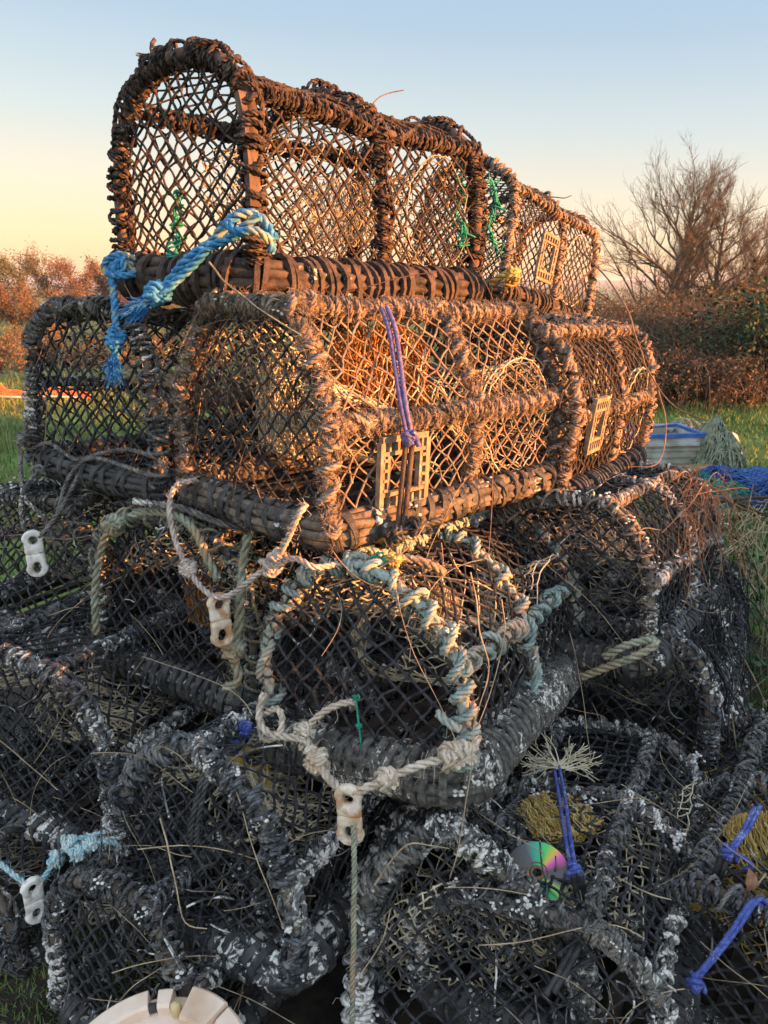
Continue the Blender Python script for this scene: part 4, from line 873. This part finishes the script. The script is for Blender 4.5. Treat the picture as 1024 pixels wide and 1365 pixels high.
# pieces of bait bags and dried sea fan
def bundle(name,label,cat,c,ax,up_,w,h,d,mat,n,r):
    root=thing(name,label,cat,c); ax=nrm(A(*ax)); up_=A(*up_); up_=nrm(up_-ax*up_.dot(ax)); nn=np.cross(ax,up_)
    m=MB(); PP=[]
    for q in range(n):
        x=rng.uniform(-.5,.5); yy=np.linspace(-.5,.5,9); env=np.sqrt(np.maximum(0,1-(x*1.7)**2)); z=rng.uniform(-.5,.5)
        zig=.02*((np.arange(9)%2)*2-1)*rng.choice([-1,1])
        PP.append(ax*((x+zig+rng.normal(size=9)*.012)*w)[:,None]+up_*(yy*h*env)[:,None]+nn*((z*env+rng.normal(size=9)*.04)*d)[:,None])
    batch(m,np.array(PP),r,3); blobs(m,np.array(PP).reshape(-1,3)[::3],r*1.6); m.build('mesh',mat,root); 
    return root
p14=Rm(*POT['P14'][3:6]); 
bundle('bait_bag','ochre mesh bait bag under the net above the shiny disc','bait bag',on('P14',745,1088,'v',.98),(1,.25,0),p14@A(1,0,0),.15,.14,.03,yel,230,.0017)
bundle('bait_bag','orange mesh bait bag in the left centre pot','bait bag',on('P7',275,800,'v',.45),(1,0,.3),(0,.6,1),.10,.12,.05,funo,110,.0012)
bundle('bait_bag','orange twine bundle hanging inside the wide tan pot','bait bag',loc('P3',.42,.1,.62),(.7,.7,0),(0,0,1),.26,.24,.12,funo,260,.0015)
bundle('bait_bag','tan twine bundle under the near top of the wide tan pot','bait bag',loc('P3',.25,-.15,.5),(.7,.7,0),(0,0,1),.2,.26,.12,fun,200,.0015)
bundle('bait_bag','ochre mesh bait bag in the right corner pot','bait bag',at(1010,1125,1.50),(1,.3,0),(0,.7,.7),.13,.12,.04,yel,140,.0013)
bundle('bait_bag','beige mesh bait bag hanging in the teal pot','bait bag',loc('P8',.35,.14,.55),(1,.5,0),(0,0,1),.09,.13,.05,fun,150,.0013)
bundle('bait_bag','tangle of tan twine inside the top pot','bait bag',loc('P1',.62,0,.42),(.7,.7,0),(0,0,1),.26,.16,.14,fung,90,.0013)
root=thing('sea_fan','bleached sea fan lying on the net above the ochre bait bag','sea fan',on('P14',748,1022,'v',1.15)); m=MB(); segs=[]
for q in range(26):
    a=PI*(-.15+1.3*q/26); grow(segs,A(rng.normal()*.008,rng.normal()*.005,0),nrm(A(math.cos(a)*1.3,.45*math.sin(a)+.1,.25*math.sin(a))),.046,.0019,2,.62,.05,(1,2),.62,5)
segmesh(m,segs,.0010,0,4); m.build('branches',M('bleached_coral',(.5,.44,.3),(.72,.65,.48),60,.9),root)
# shiny disc
def disc_mat():
    m=bpy.data.materials.new('painted_rainbow_disc'); m.use_nodes=True; nt=m.node_tree; b=nt.nodes['Principled BSDF']; L=nt.links.new
    tc=nd(nt,'ShaderNodeTexCoord'); gr=nd(nt,'ShaderNodeTexGradient',gradient_type='RADIAL'); L(tc.outputs['Object'],gr.inputs['Vector'])
    rp=nd(nt,'ShaderNodeValToRGB'); L(gr.outputs['Fac'],rp.inputs['Fac']); e=rp.color_ramp
    st=[(0,(.10,.09,.08)),(.08,(.35,.2,.12)),(.14,(.6,.05,.08)),(.19,(.08,.1,.6)),(.25,(.10,.10,.13)),(.33,(.13,.13,.13)),(.38,(.03,.35,.15)),(.43,(.3,.5,.12)),(.48,(.09,.09,.1)),(.58,(.1,.09,.09)),(.64,(.6,.1,.4)),(.68,(.6,.4,.08)),(.73,(.08,.5,.12)),(.80,(.05,.35,.25)),(.86,(.11,.11,.13)),(1,(.10,.09,.08))]  # rainbow glints painted into the colour as fixed wedges round the hub
    e.elements[0].color=(*st[0][1],1); e.elements[1].color=(*st[-1][1],1)
    for p,c in st[1:-1]: x=e.elements.new(p); x.color=(*c,1)
    L(rp.outputs['Color'],b.inputs['Base Color']); b.inputs['Metallic'].default_value=.75; b.inputs['Roughness'].default_value=.3
    return m
c=on('P14',716,1164,'v',.99); nn=nrm(CAM-c+A(-.1,.3,.9)); t1=nrm(np.cross(A(0,0,1),nn)); t2=np.cross(nn,t1); Rd=np.stack([t1,t2,nn],1)
from mathutils import Matrix
cd=thing('shiny_disc','iridescent data disc trapped under net beside the blue bungee','disc',c)
cd.rotation_euler=Matrix(Rd.tolist()).to_euler()
m=MB(); a=np.linspace(0,2*PI,65)[:-1]; rs=[.0075,.06]; V=[]
for z in (.0006,-.0006):
    for r in rs: V.append(np.stack([r*np.cos(a),r*np.sin(a),0*a+z],1))
k=np.arange(64); k2=(k+1)%64
def qd(a_,b_): return np.stack([a_*64+k,a_*64+k2,b_*64+k2,b_*64+k],1)
m.add(np.vstack(V),np.vstack([qd(1,0),qd(2,3),qd(3,1),qd(0,2)])); m.build('disc',disc_mat(),cd,smooth=False)
m=MB(); P=np.stack([.020*np.cos(a),.020*np.sin(a),0*a+.0012],1); tube(m,np.vstack([P,P[:1]]),.0012,4); P2=P*A(.55,.55,1); tube(m,np.vstack([P2,P2[:1]]),.0035,4); m.build('hub',M('amber_plastic',(.2,.13,.06),(.3,.2,.1),50,.4),cd)
# yellow tag
c=at(334,1012,1.60); tg=thing('yellow_plate','ochre yellow plastic plate behind the net below the blue knot','plate',c,(math.radians(50),0,.3)); m=MB()
for bx in [((-.035,0,0),(.05,.05,.006)),((.05,0,0),(.05,.05,.006)),((.008,.019,0),(.036,.014,.006)),((.008,-.019,0),(.036,.014,.006)),((.008,-.05,0),(.06,.045,.006))]: box(m,*bx)
m.build('plate',M('ochre_plastic',(.32,.22,.03),(.45,.33,.06),20,.6,.2,60),tg,smooth=False)
m=MB(); P=np.stack([.016*np.cos(a)+.008,.012*np.sin(a),0*a+.004],1); tube(m,np.vstack([P,P[:1]]),.003,5); m.build('eyelet',rub,tg)
# dead leaves
lm=M('dead_leaf',(.2,.09,.05),(.38,.2,.12),60,.8)
for lab,p,sc_ in [('curled brown dead leaf left of the shiny disc',at(672,1165,1.38),.05),('brown dead leaf under the bungees of the right corner pot',at(998,1172,1.38),.04),('dry pale leaf beside the upper right bungee',at(1012,1050,1.45),.035),('reddish dead leaf among stems on the stem-draped pot',at(885,672,1.95),.035)]:
    m=MB(); U,V=np.meshgrid(np.linspace(0,1,9),np.linspace(-1,1,7),indexing='ij'); wdt=np.sin(PI*U**.8)*.4*(1+.15*np.sin(U*20)); G=np.stack([U-.5,V*wdt,.25*V*V*wdt+.10*np.sin(U*3)],-1).reshape(-1,3)*sc_
    G=G@Rm(rng.uniform(0,6),rng.uniform(.3,1),rng.uniform(0,1)).T; i=np.arange(8)[:,None]*7; j=np.arange(6)[None]; m.add(G,np.stack([i+j,i+7+j,i+8+j,i+1+j],-1).reshape(-1,4)); o=m.build('dead_leaf',lm); o.location=p; tag(o,lab,'leaf')
# cream plastic lid
cl=gp(198,1468,.13); cl=A(cl[0],cl[1],.115)
ld=thing('plastic_lid','round cream plastic lid lying at the foot of the pile','lid',cl,(math.radians(8),math.radians(-3),0)); Rl=.148
ld.scale=(1.14,1.14,1.14)
m=MB()
def prism(mb,pts,z0,z1,bev=.003):
    pts=np.asarray(pts); n=len(pts); c=pts.mean(0); ins=c+(pts-c)*(1-bev/np.linalg.norm(pts-c,axis=1,keepdims=True))
    V=np.vstack([np.c_[pts,np.full(n,z0)],np.c_[pts,np.full(n,z1-bev)],np.c_[ins,np.full(n,z1)],[[*c,z1]]]); k=np.arange(n); k2=(k+1)%n
    mb.add(V,np.vstack([np.stack([k,k2,n+k2,n+k],1),np.stack([n+k,n+k2,2*n+k2,2*n+k],1)])); mb.add(V,np.stack([2*n+k,2*n+k2,np.full(n,3*n)],1))
def arc(r0,r1,a0,a1,n=18):
    t=np.radians(np.linspace(a0,a1,n)); return np.vstack([np.stack([r1*np.cos(t),r1*np.sin(t)],1),np.stack([r0*np.cos(t[::-1]),r0*np.sin(t[::-1])],1)])
t=np.linspace(0,2*PI,72,endpoint=False); prism(m,np.stack([Rl*.985*np.cos(t),Rl*.985*np.sin(t)],1),-.02,.012)
def wedge(mb,a0,a1,r0,r1,z1):
    n=16; t=np.radians(np.linspace(a0,a1,n)); q=[]
    for r,z in ((r1,-.01),(r1,z1-.004),(r1-.004,z1),(r0+.004,z1),(r0,z1-.004),(r0,.008)): q.append(np.stack([r*np.cos(t),r*np.sin(t),0*t+z],1))
    V=np.stack(q,1).reshape(-1,3); i=np.arange(n-1)[:,None]*6; j=np.arange(5)[None]; mb.add(V,np.stack([i+j,i+6+j,i+7+j,i+1+j],-1).reshape(-1,4))
    for e in (0,(n-1)*6): mb.add(V[e:e+6],[[0,1,2,3],[0,3,4,5]])
m.build('lid_plate',cream,ld,smooth=False)
for a0,a1,z in ((104,158,.034),(89,98,.030),(166,250,.034),(-70,50,.034)): w=MB(); wedge(w,a0,a1,Rl*.80,Rl,z); w.build('rim_block',cream,ld,smooth=False)
w=MB(); wedge(w,52,76,Rl*.66,Rl*1.0,.040); w.build('raised_block',cream,ld,smooth=False)
w=MB(); tube(w,A([.012,.118,.0],[.012,.118,.026],[.012,.118,.034],[.012,.118,.036]),[.0085,.0085,.007,.002],10); w.build('stud',M('yellowed_stud',(.55,.42,.22),(.65,.52,.3),30,.5),ld)
w=MB(); tube(w,spline([A(-.047,.130,.014),A(-.038,.123,.020),A(-.028,.122,.020),A(-.020,.128,.014)]),.007,8); w.build('latch',rub,ld)
# ------------------------------------------------------------------ dry stems and litter over the pile
def stem(label,pts,r,mat=stemb,name='dry_stem',kink=.003):
    m=MB(); P=spline(pts,.01); P=P+wob(len(P),kink*.5,len(P)/6,3); tube(m,P,np.linspace(r,r*.55,len(P)),5); return tag(m.build(name,mat),label,'stem','loose stems sticking out of the pile')
stem('long brown stem arching from the top right pot down past the second row',[at(770,330,2.9),at(800,360,2.7),at(832,405,2.5),at(852,462,2.3),at(862,490,2.2),at(880,520,2.15),at(903,545,2.1),at(945,562,2.05)],.0036)
stem('looping thin stem hanging right of the second row',[at(878,520,2.2),at(888,560,2.1),at(886,600,2.05),at(872,622,2.0),at(840,622,2.0)],.0022)
stem('short rusty wire sticking up from the rail of the topmost brown pot',[at(478,170,1.78),at(488,150,1.77),at(504,131,1.77),at(520,124,1.77),at(538,121,1.77)],.0022)
stem('thin grey twig pointing right from the sloping top pot',[at(715,262,2.9),at(735,262,2.88),at(752,264,2.86),at(763,260,2.85)],.003)
stem('thin pale stem standing against the right side of the sloping top pot',[at(775,372,3.0),at(790,358,3.0),at(806,352,3.0),at(818,347,3.0)],.003)
stem('long pale straw crossing the left end of the wide tan pot',[at(280,350,1.50),at(300,376,1.42),at(330,400,1.38),at(365,425,1.34),at(402,448,1.32)],.0022,strawm)
stem('long pale straw hanging down the right side of the teal pot',[at(628,760,1.38),at(640,840,1.33),at(650,900,1.30),at(632,970,1.27),at(625,1040,1.25),at(612,1130,1.20),at(600,1168,1.2)],.0015,strawm)
stem('second pale straw crossing the right side of the teal pot',[at(668,800,1.5),at(672,850,1.45),at(655,920,1.4),at(636,970,1.35),at(618,1010,1.32)],.0013,strawm)
stem('pale stem hooked over the base of the lower left black pot',[at(213,1090,1.40),at(228,1150,1.34),at(240,1205,1.30),at(252,1232,1.28),at(275,1240,1.29)],.0019,strawm)
stem('pale curved stem in the gap below the cream clip',[at(500,1180,1.3),at(520,1150,1.28),at(545,1126,1.28),at(575,1128,1.3),at(600,1132,1.32)],.0018,strawm)
stem('fine brown twig standing in front of the wide tan pot',[at(676,420,1.75),at(664,520,1.65),at(660,600,1.6),at(655,690,1.58),at(652,740,1.58)],.0012)
stem('dark twisted twig ends at the top left hoop of the topmost brown pot',[at(215,90,1.60),at(200,78,1.60),at(190,74,1.60),at(182,72,1.60)],.007,brn,kink=.001)
stem('short upright twig end on the top left hoop of the topmost brown pot',[at(212,90,1.58),at(204,70,1.58),at(203,58,1.58),at(207,52,1.58)],.008,brn,kink=.001)
def litter(name,label,n,ks,lr,r,mat,side=None,curl=.5,grav=.35,srange=(0,1),vmax=.95):
    m=MB(); PP=[]
    for q in range(n):
        k=random.choice(ks); p=POT[k]; s=random.uniform(*srange); pr=PR[KIND[k]]; t=random.uniform(.35,vmax)*(len(pr)-1); i=int(t); f=t-i
        u=pr[i][0]*(1-f)+pr[i+1][0]*f; v=pr[i][1]*(1-f)+pr[i+1][1]*f
        if random.random()<.45: s=-.03; u=random.uniform(-.5,.5); v=random.uniform(0,1)
        a=loc(k,s,u*1.07,v*1.05,(0,0,.01)); out=nrm(a-loc(k,.5,0,.3)); d=nrm(rng.normal(size=3)+A(0,0,-grav)); d=nrm(d-out*d.dot(out)*.9)
        L=random.uniform(*lr)/13; P=[a]; c=rng.normal(size=3)*curl*.5
        for _ in range(13):
            c=c*.8+rng.normal(size=3)*curl*.22; d=nrm(d+c*.35+A(0,0,-grav*.12)); d=nrm(d-out*d.dot(out)*.25); P.append(P[-1]+d*L)
        PP.append(P)
    batch(m,np.array(PP),r*rng.uniform(.6,1.3,n),3); o=m.build(name,mat); stuff(o,label,'litter')
litter('straw_litter','dry straw and grass stems caught all over the lower pots',150,['P6','P7','P8','P10','P11','P12','P13','P14','P15','P16'],(.08,.34),.0010,strawm)
litter('stem_litter','thin brown stems caught in the upper pots',90,['P3','P4','P3','P5'],(.06,.2),.0011,stemb)
litter('twine_litter','short ends of black twine tangled over the lower pots',260,['P10','P11','P12','P13','P14','P15','P6','P7','P9','P16'],(.04,.14),.0019,blk2,curl=1.2)
# hank of stems spilling over the right hand pots
m=MB(); PP=[]
for q in range(110):
    s=random.uniform(.3,1.05); a=loc('P9',s,random.choice([random.uniform(.2,.56),random.uniform(.45,.56)]),random.uniform(.75,1.06)); d=nrm(A(.35,-.1,-.2)+rng.normal(size=3)*.6); L=random.uniform(.10,.33)/15; P=[a]
    c=rng.normal(size=3)*.25
    for w_ in range(15):
        c=c*.85+rng.normal(size=3)*.14; d=nrm(d+c*.4+A(0,0,-.30)); P.append(P[-1]+d*L)
    PP.append(P)
batch(m,np.array(PP),.0013*rng.uniform(.6,1.3,len(PP)),3)
o=m.build('hanging_stems',M('fox_red_stem',(.2,.10,.06),(.42,.25,.15),20,.9)); stuff(o,'fox-red dry stems and roots spilling over the right of the third row','stems')
m=MB(); PP=[]
for q in range(150):
    a=loc('P15',random.uniform(-.05,1.05),random.uniform(.3,.53),random.uniform(.75,1.05)); d=nrm(A(.5,-.1,-.4)+rng.normal(size=3)*.5); L=random.uniform(.1,.3)/12; P=[a]; c=rng.normal(size=3)*.25
    for w_ in range(13):
        c=c*.8+rng.normal(size=3)*.2; d=nrm(d+c*.4+A(0,0,-.3)); P.append(P[-1]+d*L)
    PP.append(P)
batch(m,np.array(PP),.0022*rng.uniform(.6,1.3,len(PP)),3); stuff(m.build('hanging_twine',blk),'black net ends hanging over the right edge of the pile','net ends')
# bird lime and barnacle crusts (raised white flakes)
m=MB()
for k,n in (('P13',60),('P11',30),('P12',50),('P14',70),('P8',30),('P6',40),('P7',12),('P9',45),('P10',15),('P3',12),('P15',20)):
    p=POT[k]; pr=spline([A(0,-u*p[7],v*p[8]) for u,v in PR[KIND[k]]],.01)
    for q in range(n):
        mode=rng.random()
        if mode<.55: c=pr[rng.integers(len(pr))]+A(rng.choice([0,0,.5,1])*p[6],0,0); 
        elif mode<.8: c=A(rng.uniform(0,1)*p[6],rng.choice([-1,1])*p[7]/2,0)
        else: c=A(0,rng.uniform(-.5,.5)*p[7],0)
        o_=nrm(rng.normal(size=3)+A(-.8,-.6,.9)); c=c+o_*(.023 if mode<.55 else .037)
        W_=A(*p[:3])+Rm(*p[3:6])@c; blobs(m,[W_+rng.normal(size=3)*.0032*np.sqrt(q_) for q_ in range(rng.integers(4,14))],rng.uniform(.0022,.0048),0,(1,1,.6))
stuff(m.build('white_crust',M('white_crust',(.5,.49,.46),(.8,.79,.76),60,.9)),'white bird lime and barnacle crusts on the ropes','crust')
